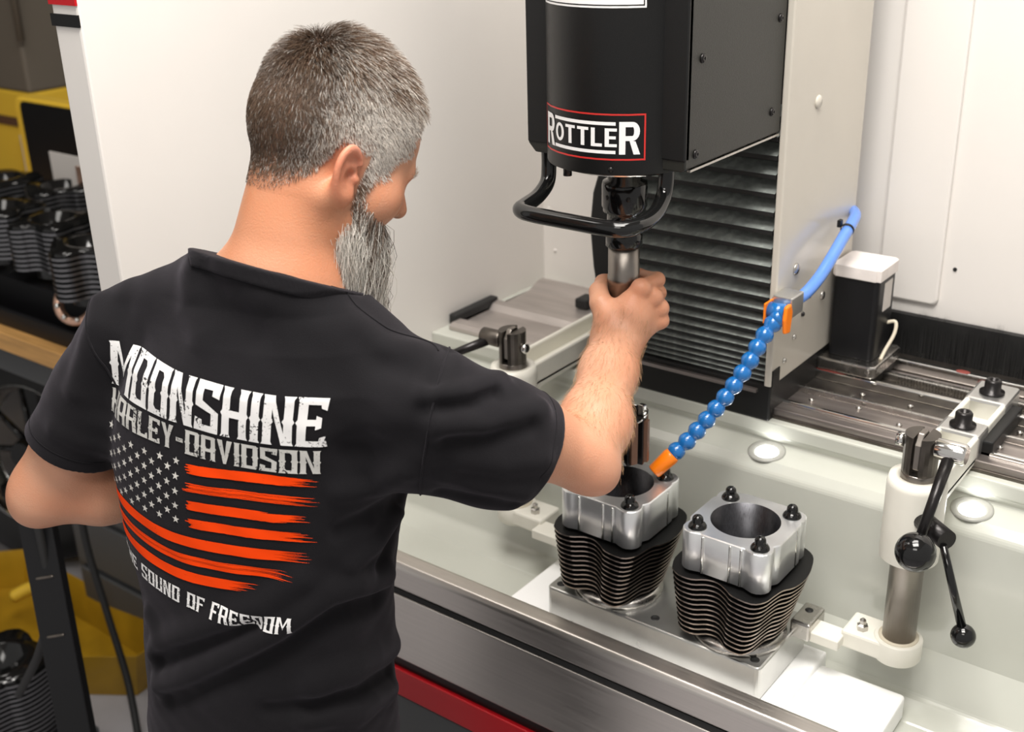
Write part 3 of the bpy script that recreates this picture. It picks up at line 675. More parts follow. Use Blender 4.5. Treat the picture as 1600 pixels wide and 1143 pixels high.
for z in (.04, .21, .38):
    dr = B().box(-2.60, -1.73, 1.435, 1.452, z, z+.15).build('drawer', 'grey_panel', cabn, bevel=.004)
    B().box(-2.3, -2.0, 1.425, 1.436, z+.10, z+.12).build('handle', 'steel', dr, bevel=.003)
yt = thing('drip_tray', 'shiny yellow plastic drip tray on the floor behind the black strap', 'tray', (-2.6, 1.36, 0))
def tray_poly(g): return [(-2.99-g, 1.33), (-2.80, 1.25-g), (-2.62, 1.20-g), (-2.42, 1.20-g), (-2.24+g, 1.32), (-2.25+g, 1.41+g), (-2.55, 1.42+g), (-2.9, 1.42+g)]
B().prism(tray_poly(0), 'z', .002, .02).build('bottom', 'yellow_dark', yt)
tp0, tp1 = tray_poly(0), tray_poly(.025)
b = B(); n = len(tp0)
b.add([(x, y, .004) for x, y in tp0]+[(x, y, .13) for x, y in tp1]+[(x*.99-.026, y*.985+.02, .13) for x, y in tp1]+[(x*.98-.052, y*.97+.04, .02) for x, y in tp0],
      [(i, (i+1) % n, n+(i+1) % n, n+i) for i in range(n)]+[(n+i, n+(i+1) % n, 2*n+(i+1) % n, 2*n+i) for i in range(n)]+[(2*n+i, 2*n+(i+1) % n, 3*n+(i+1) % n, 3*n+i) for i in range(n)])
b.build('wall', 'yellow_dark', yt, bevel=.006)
B().tube([(-2.72, 1.30, .12), (-2.66, 1.33, .155), (-2.58, 1.33, .16), (-2.52, 1.31, .125)], .018, 10, res=5).build('handle', 'yellow_paint', yt)
fc = spare(-2.27, 1.02, .285, 'finned cylinder with wide bore on the floor stand at the lower left corner', h=.20, nf=14, sc=1.15)
st = thing('low_stand', 'low dark stand carrying the finned cylinder at the lower left corner', 'stand', (-2.27, 1.02, 0))
B().box(-2.42, -2.12, .90, 1.14, .06, .085).build('top', 'grey_panel', st, bevel=.004)
for x in (-2.40, -2.14):
    for y in (.92, 1.12): B().box(x-.015, x+.015, y-.015, y+.015, 0, .06).build('leg', 'grey_panel', st)
# black support strap and cables beside the man
sb = thing('slotted_stand', 'black slotted metal stand below the left elbow', 'stand', (-1.75, .90, 0))
P0, P1 = Vector((-1.885, .975, .80)), Vector((-1.62, .82, 0.0))
def strap(p0, p1, w_, th, name, m, par):
    ax = (p1-p0).normalized(); sd = rt0.copy(); sd = (sd-ax*sd.dot(ax)).normalized(); nn = ax.cross(sd)
    b = B(); vs = []
    for p in (p0, p1):
        for a_, c_ in ((-1, -1), (1, -1), (1, 1), (-1, 1)): vs.append(p+sd*a_*w_/2+nn*c_*th/2)
    b.add(vs, [(0, 1, 2, 3), (7, 6, 5, 4), (0, 4, 5, 1), (1, 5, 6, 2), (2, 6, 7, 3), (3, 7, 4, 0)])
    return b.build(name, m, par, bevel=.003), ax, sd, nn
o, ax, sd, nn = strap(P0, P1, .062, .03, 'bar', 'black_plastic', sb)
for f in (.13, .26):
    c = P0.lerp(P1, f); vs = []
    strap(c-ax*.003, c+ax*.003, .034, .036, 'slot_edge', 'dark_steel', sb); 
B().box(-1.70, -1.54, .74, .90, 0, .012).build('foot_plate', 'black_plastic', sb, bevel=.003)
cb = B().tube([(-1.86, .96, .83), (-1.85, .955, .72), (-1.855, .945, .62), (-1.90, .935, .52), (-1.955, .93, .44), (-2.02, .93, .36)], .0085, 10, res=6).build('power_cable', 'black_rubber', None)
tag(cb, 'black cable hanging along the slotted stand', 'cable')
cb = B().tube([(-2.30, 1.30, .62), (-2.28, 1.285, .45), (-2.23, 1.275, .28), (-2.17, 1.26, .12), (-2.10, 1.22, .012)], .009, 10, res=6).build('floor_cable', 'black_rubber', None)
tag(cb, 'black cable running down behind the man to the floor', 'cable')
# ================================================================== the man
F4 = np.float32
def V3(*a): return np.array(a, F4)
def rc(p, a, b, ra, rb):
    a = np.asarray(a, F4); ab = np.asarray(b, F4)-a; q = p-a
    h = np.clip((q@ab)/(ab@ab), 0, 1)
    return np.sqrt(((q-h[:, None]*ab)**2).sum(1))-(ra+(rb-ra)*h)
def ell(p, c, r):
    q = p-np.asarray(c, F4); r = np.asarray(r, F4); k0 = np.sqrt(((q/r)**2).sum(1)); k1 = np.sqrt(((q/r**2)**2).sum(1))
    return k0*(k0-1)/np.maximum(k1, 1e-6)
def sph(p, c, r): return np.sqrt(((p-np.asarray(c, F4))**2).sum(1))-r
def smin(a, b, k):
    h = np.clip(.5+.5*(b-a)/k, 0, 1); return b*(1-h)+a*h-k*h*(1-h)
def smax(a, b, k): return -smin(-a, -b, k)
def chain(p, pts, k=.012):
    d = None
    for (a, ra), (b, rb) in zip(pts, pts[1:]):
        e = rc(p, a, b, ra, rb); d = e if d is None else smin(d, e, k)
    return d
def sdf_mesh(fn, lo, hi, h, fix=2):
    lo = np.array(lo, F4); hi = np.array(hi, F4); s = 4
    nb = np.ceil((hi-lo)/(h*s)).astype(int); n = nb*s+1
    gx = [lo[i]+np.arange(nb[i]+1)*h*s for i in range(3)]
    cp = np.stack(np.meshgrid(*gx, indexing='ij'), -1).reshape(-1, 3).astype(F4)
    dc = fn(cp).reshape(nb+1)
    mn = None
    for i in (0, 1):
        for j in (0, 1):
            for k in (0, 1):
                q = dc[i:nb[0]+i, j:nb[1]+j, k:nb[2]+k]; mn = np.abs(q) if mn is None else np.minimum(mn, np.abs(q))
    act = mn < s*h*1.25
    D = np.ones(n, F4); D[:-1, :-1, :-1] = dc[:-1, :-1, :-1].repeat(s, 0).repeat(s, 1).repeat(s, 2)
    mk = np.zeros(n, bool); a3 = act.repeat(s, 0).repeat(s, 1).repeat(s, 2)
    for i in (0, 1):
        for j in (0, 1):
            for k in (0, 1): mk[i:n[0]-1+i, j:n[1]-1+j, k:n[2]-1+k] |= a3
    idx = np.argwhere(mk); out = np.empty(len(idx), F4)
    for c in range(0, len(idx), 400000):
        out[c:c+400000] = fn((lo+idx[c:c+400000]*h).astype(F4))
    D[mk] = out
    D[0] = np.maximum(D[0], 1e-4); D[-1] = np.maximum(D[-1], 1e-4); D[:, 0] = np.maximum(D[:, 0], 1e-4); D[:, -1] = np.maximum(D[:, -1], 1e-4); D[:, :, 0] = np.maximum(D[:, :, 0], 1e-4); D[:, :, -1] = np.maximum(D[:, :, -1], 1e-4)
    I = D < 0
    cnt = np.zeros(n-1, np.int8)
    for i in (0, 1):
        for j in (0, 1):
            for k in (0, 1): cnt += I[i:n[0]-1+i, j:n[1]-1+j, k:n[2]-1+k]
    ca = np.argwhere((cnt > 0) & (cnt < 8))
    vid = np.full(n-1, -1, np.int32); vid[ca[:, 0], ca[:, 1], ca[:, 2]] = np.arange(len(ca))
    acc = np.zeros((len(ca), 3)); num = np.zeros(len(ca))
    cor = [(i, j, k) for i in (0, 1) for j in (0, 1) for k in (0, 1)]
    for a in range(8):
        for b in range(a+1, 8):
            A, Bb = np.array(cor[a]), np.array(cor[b])
            if np.abs(A-Bb).sum() != 1: continue
            da = D[ca[:, 0]+A[0], ca[:, 1]+A[1], ca[:, 2]+A[2]]; db = D[ca[:, 0]+Bb[0], ca[:, 1]+Bb[1], ca[:, 2]+Bb[2]]
            cr = (da < 0) != (db < 0); t = da/np.where(cr, da-db, 1)
            acc += np.where(cr[:, None], A+(Bb-A)*t[:, None], 0); num += cr
    v = (lo+(ca+acc/num[:, None])*h).astype(F4)
    fs = []
    for ax in range(3):
        sl0 = [slice(None)]*3; sl1 = [slice(None)]*3; sl0[ax] = slice(0, -1); sl1[ax] = slice(1, None)
        e = np.argwhere(I[tuple(sl0)] != I[tuple(sl1)])
        u, w_ = (ax+1) % 3, (ax+2) % 3
        e = e[(e[:, u] > 0) & (e[:, w_] > 0) & (e[:, u] < n[u]-1) & (e[:, w_] < n[w_]-1)]
        q = []
        for du, dw in ((-1, -1), (0, -1), (0, 0), (-1, 0)):
            c = e.copy(); c[:, u] += du; c[:, w_] += dw; q.append(vid[c[:, 0], c[:, 1], c[:, 2]])
        q = np.stack(q, 1); ins = I[e[:, 0], e[:, 1], e[:, 2]]
        q[~ins] = q[~ins][:, ::-1]; fs.append(q)
    f = np.concatenate(fs)
    for _ in range(fix):
        d = fn(v); ep = h*.4; g = np.stack([fn(v+np.eye(3, dtype=F4)[i]*ep)-d for i in range(3)], 1)/ep
        st = g*(d/np.maximum((g**2).sum(1), .05))[:, None]; ln = np.sqrt((st**2).sum(1)); st *= np.minimum(1, h*.6/np.maximum(ln, 1e-9))[:, None]
        v = (v-st).astype(F4)
    return v, f
def np_obj(name, v, f, m, parent, smooth=True, col=None):
    c = Vector([float(x) for x in (v.min(0)+v.max(0))/2])
    me = bpy.data.meshes.new(name); k = f.shape[1]
    me.vertices.add(len(v)); me.vertices.foreach_set('co', (v-np.array(c, F4)).astype(F4).ravel())
    me.loops.add(f.size); me.loops.foreach_set('vertex_index', f.astype(np.int32).ravel())
    me.polygons.add(len(f)); me.polygons.foreach_set('loop_start', np.arange(0, f.size, k, dtype=np.int32))
    me.polygons.foreach_set('use_smooth', np.full(len(f), smooth))
    me.materials.append(MAT[m]); me.update(calc_edges=True); me.validate()
    if col is not None:
        a = me.color_attributes.new('Col', 'FLOAT_COLOR', 'POINT'); a.data.foreach_set('color', np.concatenate([col, np.ones((len(col), 1))], 1).astype(F4).ravel())
    o = bpy.data.objects.new(name, me); COL.objects.link(o); place(o, c, parent); return o
def sines(p, f, seed):
    r_ = np.random.RandomState(seed); d = np.zeros(len(p), F4)
    for _ in range(6):
        k = r_.normal(size=3)*f; d += np.sin(p@k.astype(F4)+r_.uniform(0, 6))
    return d/3

# ---- materials that read a colour attribute
def cmat(name, rough, bump=0, bscale=400, sss=0, spec=.4, mul=1., var=.0):
    m = mat(name, (.5, .5, .5), rough, bump=bump, bscale=bscale, sss=sss, spec=spec)
    nt = m.node_tree; a = nt.nodes.new('ShaderNodeVertexColor'); a.layer_name = 'Col'
    nt.links.new(a.outputs[0], nt.nodes['Principled BSDF'].inputs['Base Color']); return m
cmat('skin', .46, bump=.5, bscale=420, sss=.18, spec=.4)
cmat('hair_strand', .36, spec=.45)
mat('shirt_cloth', (.0068, .0062, .0075), .9, bump=.6, bscale=1300, spec=.2, var=.12, vscale=12)
_b = MAT['shirt_cloth'].node_tree.nodes['Principled BSDF']; _b.inputs['Sheen Weight'].default_value = .15; _b.inputs['Sheen Roughness'].default_value = .45; _b.inputs['Sheen Tint'].default_value = (.55, .5, .58, 1)
mat('denim', (.02, .022, .03), .85, bump=.4, bscale=900, var=.2, vscale=40)
mat('boot', (.015, .013, .012), .5)

# ---- joints
SR, ER, WR = V3(-.850, .945, 1.298), V3(-.764, 1.132, 1.188), V3(-.846, 1.342, 1.267)
SL, EL, WL = V3(-1.266, .826, 1.352), V3(-1.393, .740, 1.120), V3(-1.262, .930, 1.085)
HC = V3(-1.034, .978, 1.574)
def rotm(h, p_, r_):
    h, p_, r_ = R(h), R(p_), R(r_)
    f = np.array([math.sin(h)*math.cos(p_), math.cos(h)*math.cos(p_), -math.sin(p_)]); x = np.array([math.cos(h), -math.sin(h), 0.]); u = np.cross(x, f)
    return np.stack([x*math.cos(r_)+u*math.sin(r_), f, u*math.cos(r_)-x*math.sin(r_)], 1).astype(F4)
HR = rotm(22.0, 31.0, 1.0)                      # columns: right, forward, up of the head
def HL(p): return (p-HC)@HR                     # world -> head space
def HW(q): return np.asarray(q, F4)@HR.T+HC     # head space -> world
hcx = np.array([R(-13.5)]); UX = V3(math.cos(R(14.5)), math.sin(R(14.5)), 0); UF = V3(-math.sin(R(14.5)), math.cos(R(14.5)), 0)
TZ = [.66, .80, .90, .98, 1.10, 1.20, 1.28, 1.34, 1.385, 1.425]
TA = [.182, .178, .174, .173, .189, .207, .213, .188, .138, .085]
TB = [.142, .142, .137, .132, .134, .140, .142, .132, .104, .07]
TX = [-1.118, -1.116, -1.111, -1.106, -1.109, -1.107, -1.099, -1.078, -1.062, -1.055]
TY = [.862, .862, .864, .870, .878, .890, .902, .905, .905, .905]
def torso(p, off, top=1.455):
    z = p[:, 2]; a = np.interp(z, TZ, TA).astype(F4)+off; b = np.interp(z, TZ, TB).astype(F4)+off
    dx = p[:, 0]-np.interp(z, TZ, TX).astype(F4); dy = p[:, 1]-np.interp(z, TZ, TY).astype(F4)
    x = dx*UX[0]+dy*UX[1]; y = dx*UF[0]+dy*UF[1]
    # spine furrow: the back is flatter than the chest
    k = (np.abs(x/a)**2.3+np.abs(y/b)**2.3)**(1/2.3)
    d = (k-1)*np.minimum(a, b)*.92
    return smax(d, z-top, .03)

def headskin(q):
    d = ell(q, (0, -.012, .045), (.0775, .099, .097))
    d = smin(d, ell(q, (0, .040, .050), (.068, .056, .062)), .03)
    d = smin(d, ell(q, (0, .044, -.012), (.060, .050, .083)), .03)
    d = smin(d, ell(q, (0, .034, -.060), (.056, .054, .044)), .03)
    d = smin(d, rc(q, (-.036, .0855, .027), (.036, .0855, .027), .0115, .0115), .014)
    for s in (-1, 1):
        d = smin(d, sph(q, (s*.046, .060, -.014), .028), .025)
        d = smax(d, -sph(q, (s*.031, .104, .009), .0155), .012)
        d = smin(d, sph(q, (s*.031, .0795, .010), .0140), .004)
    n = rc(q, (0, .093, .022), (0, .1165, -.017), .0075, .0118)
    for s in (-1, 1): n = smin(n, sph(q, (s*.0115, .104, -.021), .0088), .008)
    for s in (-1, 1): n = smax(n, -sph(q, (s*.0065, .112, -.0315), .0048), .003)
    d = smin(d, n, .012)
    d = smin(d, rc(q, (-.018, .084, -.050), (.018, .084, -.050), .008, .008), .012)
    d = smin(d, rc(q, (-.02, .064, -.083), (.02, .064, -.083), .022, .022), .025)
    return d
EA = rotm(0, 0, 0)
def earf(q, s):
    """ear in head space, s = +1 right, -1 left"""
    e = (q*V3(s, 1, 1)-V3(.0775, -.008, -.003))*V3(1, .88, 1.13)
    c, sn = math.cos(R(28)), math.sin(R(28)); x, y = e[:, 0]*c+e[:, 1]*sn, -e[:, 0]*sn+e[:, 1]*c     # flare: back edge outwards
    x, y = e[:, 0]*c-(-e[:, 1])*sn, e[:, 1]*c-e[:, 0]*sn
    c2, s2 = math.cos(R(14)), math.sin(R(14)); y, z = y*c2+e[:, 2]*s2, -y*s2+e[:, 2]*c2
    u = np.stack([x, y, z], 1).astype(F4)
    z2 = z+.004; wd = np.interp(z2, [-.034, -.02, .0, .02, .034], [.010, .013, .0165, .0185, .012]).astype(F4)
    plate = ell(u, (.001, 0, 0), (.0055, .0175, .0325))
    rimr = np.sqrt((np.maximum(np.abs(y/.0172)**2+np.abs((z-.001)/.0315)**2, 1e-6)))
    ring = np.sqrt(((rimr-1)*.0185)**2+(x-.0045)**2)-.0036
    ring = np.where((y > .010) & (z < .012), ring+.01*np.clip((y-.010)/.006, 0, 1), ring)   # open at the front
    d = smin(plate, ring, .004)
    d = smax(d, -ell(u, (.008, .003, -.004), (.0075, .0085, .0125)), .004)
    d = smax(d, -ell(u, (.008, .004, .017), (.005, .0075, .0055)), .004)
    d = smax(d, -sph(u, (.003, .006, -.002), .0050), .003)
    d = smin(d, sph(u, (.004, .0135, -.006), .0048), .005)
    d = smin(d, ell(u, (.0015, .006, -.0285), (.0052, .0085, .0085)), .006)
    return d
A_ = V3(AX, AY, 0); Rr = V3(.848, .530, 0); Cc = V3(.530, -.848, 0)
def hp_(r_, c, z): return A_+Rr*r_+Cc*c+V3(0, 0, z)
KN = [hp_(.024, .033, 1.341), hp_(.041, .026, 1.326), hp_(.051, .020, 1.307), hp_(.052, .018, 1.287)]
def hand(p):
    d = None
    for i, k in enumerate(KN):
        e = rc(p, WR+Rr*(-.012+.009*i)+Cc*.001, k, .019, .0132-.0008*i); d = e if d is None else smin(d, e, .014)
    d = smin(d, ell(p, hp_(.010, .037, 1.298), (.030, .026, .034)), .014)
    d = smin(d, chain(p, [(WR+Rr*-.014, .021), (hp_(-.020, .036, 1.296), .020), (hp_(-.032, .024, 1.315), .0145), (hp_(-.036, .008, 1.327), .0115), (hp_(-.030, -.016, 1.332), .0100), (hp_(-.012, -.032, 1.333), .0085)], .010), .012)
    fg = None
    for i, k in enumerate(KN):
        z = [1.338, 1.318, 1.299, 1.281][i]; r_ = [.0100, .0102, .0098, .0088][i]
        pip = hp_(.050-.002*abs(i-1), -.006, z+.002)
        e = chain(p, [(k, r_*1.14), (pip, r_*1.05), (hp_(.022, -.034, z-.001), r_*.95), (hp_(-.012, -.033, z-.003), r_*.82)], .006)
        fg = e if fg is None else smin(fg, e, .0035)
    d = smin(d, fg, .007)
    for k in KN: d = smin(d, sph(p, k+Cc*.0035+Rr*.003, .0098), .007)       # knuckles
    return d
def arms(p):
    u = (WR-ER)/np.linalg.norm(WR-ER); M1 = ER+(WR-ER)*.30+V3(.002, -.004, -.006); M2 = ER+(WR-ER)*.70
    d = chain(p, [(SR, .058), (SR+(ER-SR)*.55+V3(0, .0, .006), .052), (ER+V3(-.004, -.006, .004), .0425)], .03)
    d = smin(d, chain(p, [(ER, .0405), (M1, .0445), (M2, .0355), (WR-u*.012, .0300), (WR+u*.01, .0275)], .03), .022)
    d = smin(d, sph(p, ER+V3(.020, .004, -.022), .022), .03)
    d = smin(d, hand(p), .016)
    u = (WL-EL)/np.linalg.norm(WL-EL); M1 = EL+(WL-EL)*.32
    e = chain(p, [(SL, .049), (SL+(EL-SL)*.5, .052), (EL, .0425)], .03)
    e = smin(e, chain(p, [(EL, .0405), (M1, .0455), (WL, .0295), (WL+V3(.03, .05, -.012), .024)], .03), .03)
    e = smin(e, sph(p, EL+V3(-.012, -.014, -.020), .022), .03)
    for i in range(4):
        w_ = WL+V3(.03, .05, -.012); e = smin(e, chain(p, [(w_, .014), (w_+V3(.035+.004*i, .03-.012*i, -.004-.014*i), .010), (w_+V3(.075, .045-.022*i, -.012-.02*i), .008)], .006), .008)
    e = smin(e, chain(p, [(WL, .016), (WL+V3(.025, .02, .03), .0115), (WL+V3(.055, .03, .035), .009)], .01), .01)
    return np.minimum(d, e)
NB = V3(-1.060, .912, 1.425)
def neckf(p, off=0):
    d = rc(p, NB, HW((0, -.019, -.045)), .074+off, .0585+off)
    for s in (-1, 1): d = smin(d, rc(p, HW((s*.055, -.008, -.035)), NB+UX*s*.02+UF*.05, .018+off, .016+off), .03)
    return d
def body_fn(p):
    q = HL(p); d = headskin(q)
    for s in (-1, 1): d = smin(d, earf(q, s), .0035)
    d = smin(d, neckf(p), .022)
    t = torso(p, -.028)
    t = smin(t, traps(p, -.013), .05)
    t = smin(t, arms(p), .03)
    return smin(d, t, .03)
def traps(p, off):
    d = rc(p, NB+V3(0.0, -.006, .0), SR+V3(-.035, .0, .022), .048+off, .040+off)
    return smin(d, rc(p, NB+V3(0, -.004, .018), SL+V3(.035, .012, .036), .056+off, .040+off), .04)

# ---- shirt
UR = (ER-SR)/np.linalg.norm(ER-SR); ULn = (EL-SL)/np.linalg.norm(EL-SL)
CUR = SR+UR*.148; CUL = SL+ULn*.185            # sleeve ends
CNR = UR+V3(.10, .10, -.24); CNR /= np.linalg.norm(CNR)
CNL = ULn+V3(.05, .10, .0); CNL /= np.linalg.norm(CNL)
COLN = V3(.03, .42, .90); COLN = COLN/np.linalg.norm(COLN); COLP = V3(-1.02, .853, 1.481)   # collar plane
FOLDS = []
def shirt_fn(p, folds=True):
    t = torso(p, 0., 1.50)
    t = smin(t, traps(p, .004), .055)
    sr = chain(p, [(SR+V3(-.008, -.002, .010), .072), (SR+UR*.10+V3(0, 0, -.002), .065), (SR+UR*.23+V3(0, 0, -.012), .060)], .03)
    sr = smin(sr, chain(p, [(SR+V3(-.020, -.008, -.045), .055), (SR+UR*.09+V3(-.004, -.004, -.040), .052), (SR+UR*.23+V3(0, 0, -.026), .054)], .03), .03)
    sr = smax(sr, (p-CUR)@CNR, .004)
    sr = smax(sr, -np.maximum(smin(chain(p, [(SR+UR*.08, .058), (SR+UR*.26+V3(0, 0, -.012), .055)], .02), chain(p, [(SR+UR*.09+V3(-.004, -.004, -.040), .045), (SR+UR*.26+V3(0, 0, -.026), .048)], .02), .03), -((p-CUR)@CNR+.05)), .003)
    sl = chain(p, [(SL+V3(.012, .004, .002), .066), (SL+ULn*.10+V3(.008,.004,0), .061), (SL+ULn*.22+V3(.004,.0,0), .066)], .03)
    sl = smax(sl, (p-CUL)@CNL, .004)
    sl = smax(sl, -np.maximum(chain(p, [(SL+ULn*.10+V3(.008,.004,0), .054), (SL+ULn*.26+V3(.004,.0,0), .061)], .02), -((p-CUL)@CNL+.05)), .003)
    t = smin(t, sr, .035); t = smin(t, sl, .016)
    t = smax(t, -np.maximum(-(p-COLP)@COLN-.006, sph(p, NB+V3(.0, .01, .06), .118)), .006)
    t = smax(t, -rc(p, V3(-.955, .985, 1.475), V3(-.90, 1.04, 1.45), .050, .050), .012)
    t = np.maximum(t, .70-p[:, 2])
    if folds:
        t = t+.0012*sines(p, 28, 5)+.0006*sines(p, 70, 6)
        for pts, w_, am in FOLDS:
            A3 = np.array(pts); lo_ = A3.min(0)-w_*2.2; hi_ = A3.max(0)+w_*2.2
            ix = np.nonzero((p[:, 0] > lo_[0]) & (p[:, 0] < hi_[0]) & (p[:, 1] > lo_[1]) & (p[:, 1] < hi_[1]) & (p[:, 2] > lo_[2]) & (p[:, 2] < hi_[2]))[0]
            if len(ix) == 0: continue
            pp = p[ix]; e = None
            for a, b in zip(pts, pts[1:]):
                f = rc(pp, a, b, 0, 0); e = f if e is None else np.minimum(e, f)
            t[ix] -= am*np.exp(-(e/w_)**2)
    return t
FOLDS_DATA = [
 ([(-0.805, 1.015, 1.333), (-0.797, 0.982, 1.339), (-0.795, 0.957, 1.342), (-0.797, 0.937, 1.345), (-0.802, 0.920, 1.347), (-0.810, 0.908, 1.349), (-0.820, 0.898, 1.350)], 0.012, 0.0120),
 ([(-0.789, 0.980, 1.331), (-0.789, 0.959, 1.334), (-0.791, 0.940, 1.334), (-0.796, 0.921, 1.337), (-0.804, 0.906, 1.338)], 0.010, -0.0100),
 ([(-0.760, 1.035, 1.297), (-0.762, 1.008, 1.301), (-0.768, 0.986, 1.302), (-0.774, 0.967, 1.303), (-0.779, 0.947, 1.304), (-0.790, 0.921, 1.311), (-0.803, 0.898, 1.315)], 0.013, 0.0120),
 ([(-0.754, 1.005, 1.287), (-0.762, 0.979, 1.287), (-0.773, 0.956, 1.286), (-0.785, 0.930, 1.291), (-0.798, 0.906, 1.296)], 0.012, -0.0100),
 ([(-0.848, 0.972, 1.375), (-0.828, 0.937, 1.373), (-0.822, 0.917, 1.364), (-0.818, 0.902, 1.351), (-0.818, 0.890, 1.336)], 0.009, -0.0060),
 ([(-0.741, 1.012, 1.241), (-0.751, 0.987, 1.245), (-0.764, 0.967, 1.245), (-0.781, 0.946, 1.253), (-0.796, 0.924, 1.261)], 0.016, 0.0080),
 ([(-0.757, 0.994, 1.201), (-0.768, 0.971, 1.211), (-0.783, 0.954, 1.218), (-0.798, 0.937, 1.228), (-0.811, 0.917, 1.240)], 0.012, 0.0080),
 ([(-0.774, 0.990, 1.179), (-0.783, 0.970, 1.190), (-0.795, 0.956, 1.197), (-0.813, 0.941, 1.203), (-0.828, 0.924, 1.210)], 0.010, -0.0080),
 ([(-0.830, 0.877, 1.297), (-0.846, 0.872, 1.291), (-0.864, 0.870, 1.283), (-0.890, 0.866, 1.275), (-0.908, 0.856, 1.272)], 0.020, -0.0100),
 ([(-0.847, 0.883, 1.249), (-0.869, 0.882, 1.234), (-0.894, 0.884, 1.217), (-0.908, 0.865, 1.216), (-0.919, 0.845, 1.218)], 0.014, 0.0080),
 ([(-0.918, 0.949, 1.161), (-0.908, 0.916, 1.170), (-0.907, 0.894, 1.173), (-0.913, 0.866, 1.170), (-0.924, 0.844, 1.164)], 0.012, -0.0100),
 ([(-0.920, 0.942, 1.145), (-0.916, 0.918, 1.137), (-0.916, 0.898, 1.126), (-0.918, 0.877, 1.120), (-0.924, 0.859, 1.111)], 0.012, 0.0100),
 ([(-0.928, 0.944, 1.113), (-0.927, 0.930, 1.102), (-0.925, 0.916, 1.090), (-0.923, 0.899, 1.081), (-0.924, 0.884, 1.070)], 0.010, -0.0080),
 ([(-1.088, 0.823, 1.463), (-1.073, 0.821, 1.449), (-1.062, 0.821, 1.434), (-1.040, 0.823, 1.420), (-1.016, 0.824, 1.407)], 0.022, -0.0070),
 ([(-1.117, 0.827, 1.461), (-1.114, 0.821, 1.442), (-1.113, 0.817, 1.421), (-1.099, 0.811, 1.410), (-1.085, 0.805, 1.398)], 0.022, 0.0080),
 ([(-0.996, 0.845, 1.444), (-0.984, 0.853, 1.432), (-0.972, 0.860, 1.421), (-0.954, 0.871, 1.413), (-0.936, 0.883, 1.405)], 0.030, 0.0080),
 ([(-0.939, 0.898, 1.415), (-0.920, 0.904, 1.402), (-0.901, 0.909, 1.388), (-0.887, 0.920, 1.385), (-0.871, 0.930, 1.384)], 0.020, 0.0080),
 ([(-0.918, 0.896, 1.397), (-0.902, 0.899, 1.385), (-0.884, 0.900, 1.375), (-0.866, 0.902, 1.373), (-0.849, 0.905, 1.370)], 0.016, -0.0060),
 ([(-0.929, 0.918, 1.059), (-0.925, 0.866, 1.077), (-0.938, 0.832, 1.079), (-0.960, 0.804, 1.058), (-0.988, 0.781, 1.032), (-1.014, 0.765, 1.012), (-1.044, 0.751, 0.990), (-1.079, 0.739, 0.964), (-1.119, 0.727, 0.934), (-1.166, 0.723, 0.904)], 0.016, 0.0220),
 ([(-0.930, 0.903, 1.033), (-0.929, 0.862, 1.042), (-0.939, 0.833, 1.040), (-0.956, 0.809, 1.026), (-0.977, 0.788, 1.008), (-1.001, 0.771, 0.991), (-1.029, 0.756, 0.971), (-1.064, 0.741, 0.948), (-1.105, 0.728, 0.920), (-1.151, 0.721, 0.894)], 0.015, -0.0160),
 ([(-0.959, 0.806, 1.104), (-0.975, 0.792, 1.089), (-0.992, 0.780, 1.073), (-1.021, 0.764, 1.056), (-1.055, 0.751, 1.036), (-1.083, 0.742, 1.020), (-1.115, 0.735, 1.001), (-1.157, 0.732, 0.976)], 0.016, 0.0160),
 ([(-1.009, 0.769, 1.039), (-1.037, 0.755, 1.023), (-1.070, 0.744, 1.002), (-1.113, 0.734, 0.977), (-1.166, 0.728, 0.943)], 0.013, -0.0120),
 ([(-0.958, 0.950, 0.918), (-0.937, 0.897, 0.943), (-0.935, 0.864, 0.950), (-0.943, 0.832, 0.954), (-0.957, 0.806, 0.951)], 0.018, 0.0140),
 ([(-0.954, 0.940, 0.883), (-0.939, 0.894, 0.901), (-0.937, 0.861, 0.905), (-0.943, 0.832, 0.912), (-0.954, 0.809, 0.913), (-0.974, 0.784, 0.916), (-1.000, 0.764, 0.914)], 0.012, -0.0140),
 ([(-0.953, 0.936, 0.860), (-0.939, 0.891, 0.875), (-0.937, 0.859, 0.878), (-0.946, 0.823, 0.892), (-0.964, 0.794, 0.896)], 0.015, 0.0140),
 ([(-1.184, 0.737, 1.002), (-1.173, 0.734, 0.992), (-1.163, 0.733, 0.982), (-1.173, 0.732, 0.963), (-1.183, 0.731, 0.944)], 0.012, 0.0120),
 ([(-1.273, 0.792, 1.405), (-1.259, 0.772, 1.384), (-1.263, 0.762, 1.357), (-1.271, 0.753, 1.327), (-1.276, 0.742, 1.299)], 0.015, 0.0080),
 ([(-1.223, 0.794, 1.406), (-1.219, 0.779, 1.378), (-1.225, 0.771, 1.345), (-1.237, 0.765, 1.309), (-1.245, 0.757, 1.275)], 0.016, -0.0080),
 ([(-1.265, 0.760, 1.213), (-1.272, 0.747, 1.221), (-1.282, 0.736, 1.228), (-1.292, 0.729, 1.237), (-1.307, 0.724, 1.244)], 0.015, 0.0060)]
#FOLDS#
for pts_, w_, am_ in FOLDS_DATA: FOLDS.append(([V3(*q_) for q_ in pts_], w_, am_))
man = thing('person', 'bearded man in black printed T-shirt seen from behind, gripping the machine shaft', 'person', (-1.09, .88, 0))

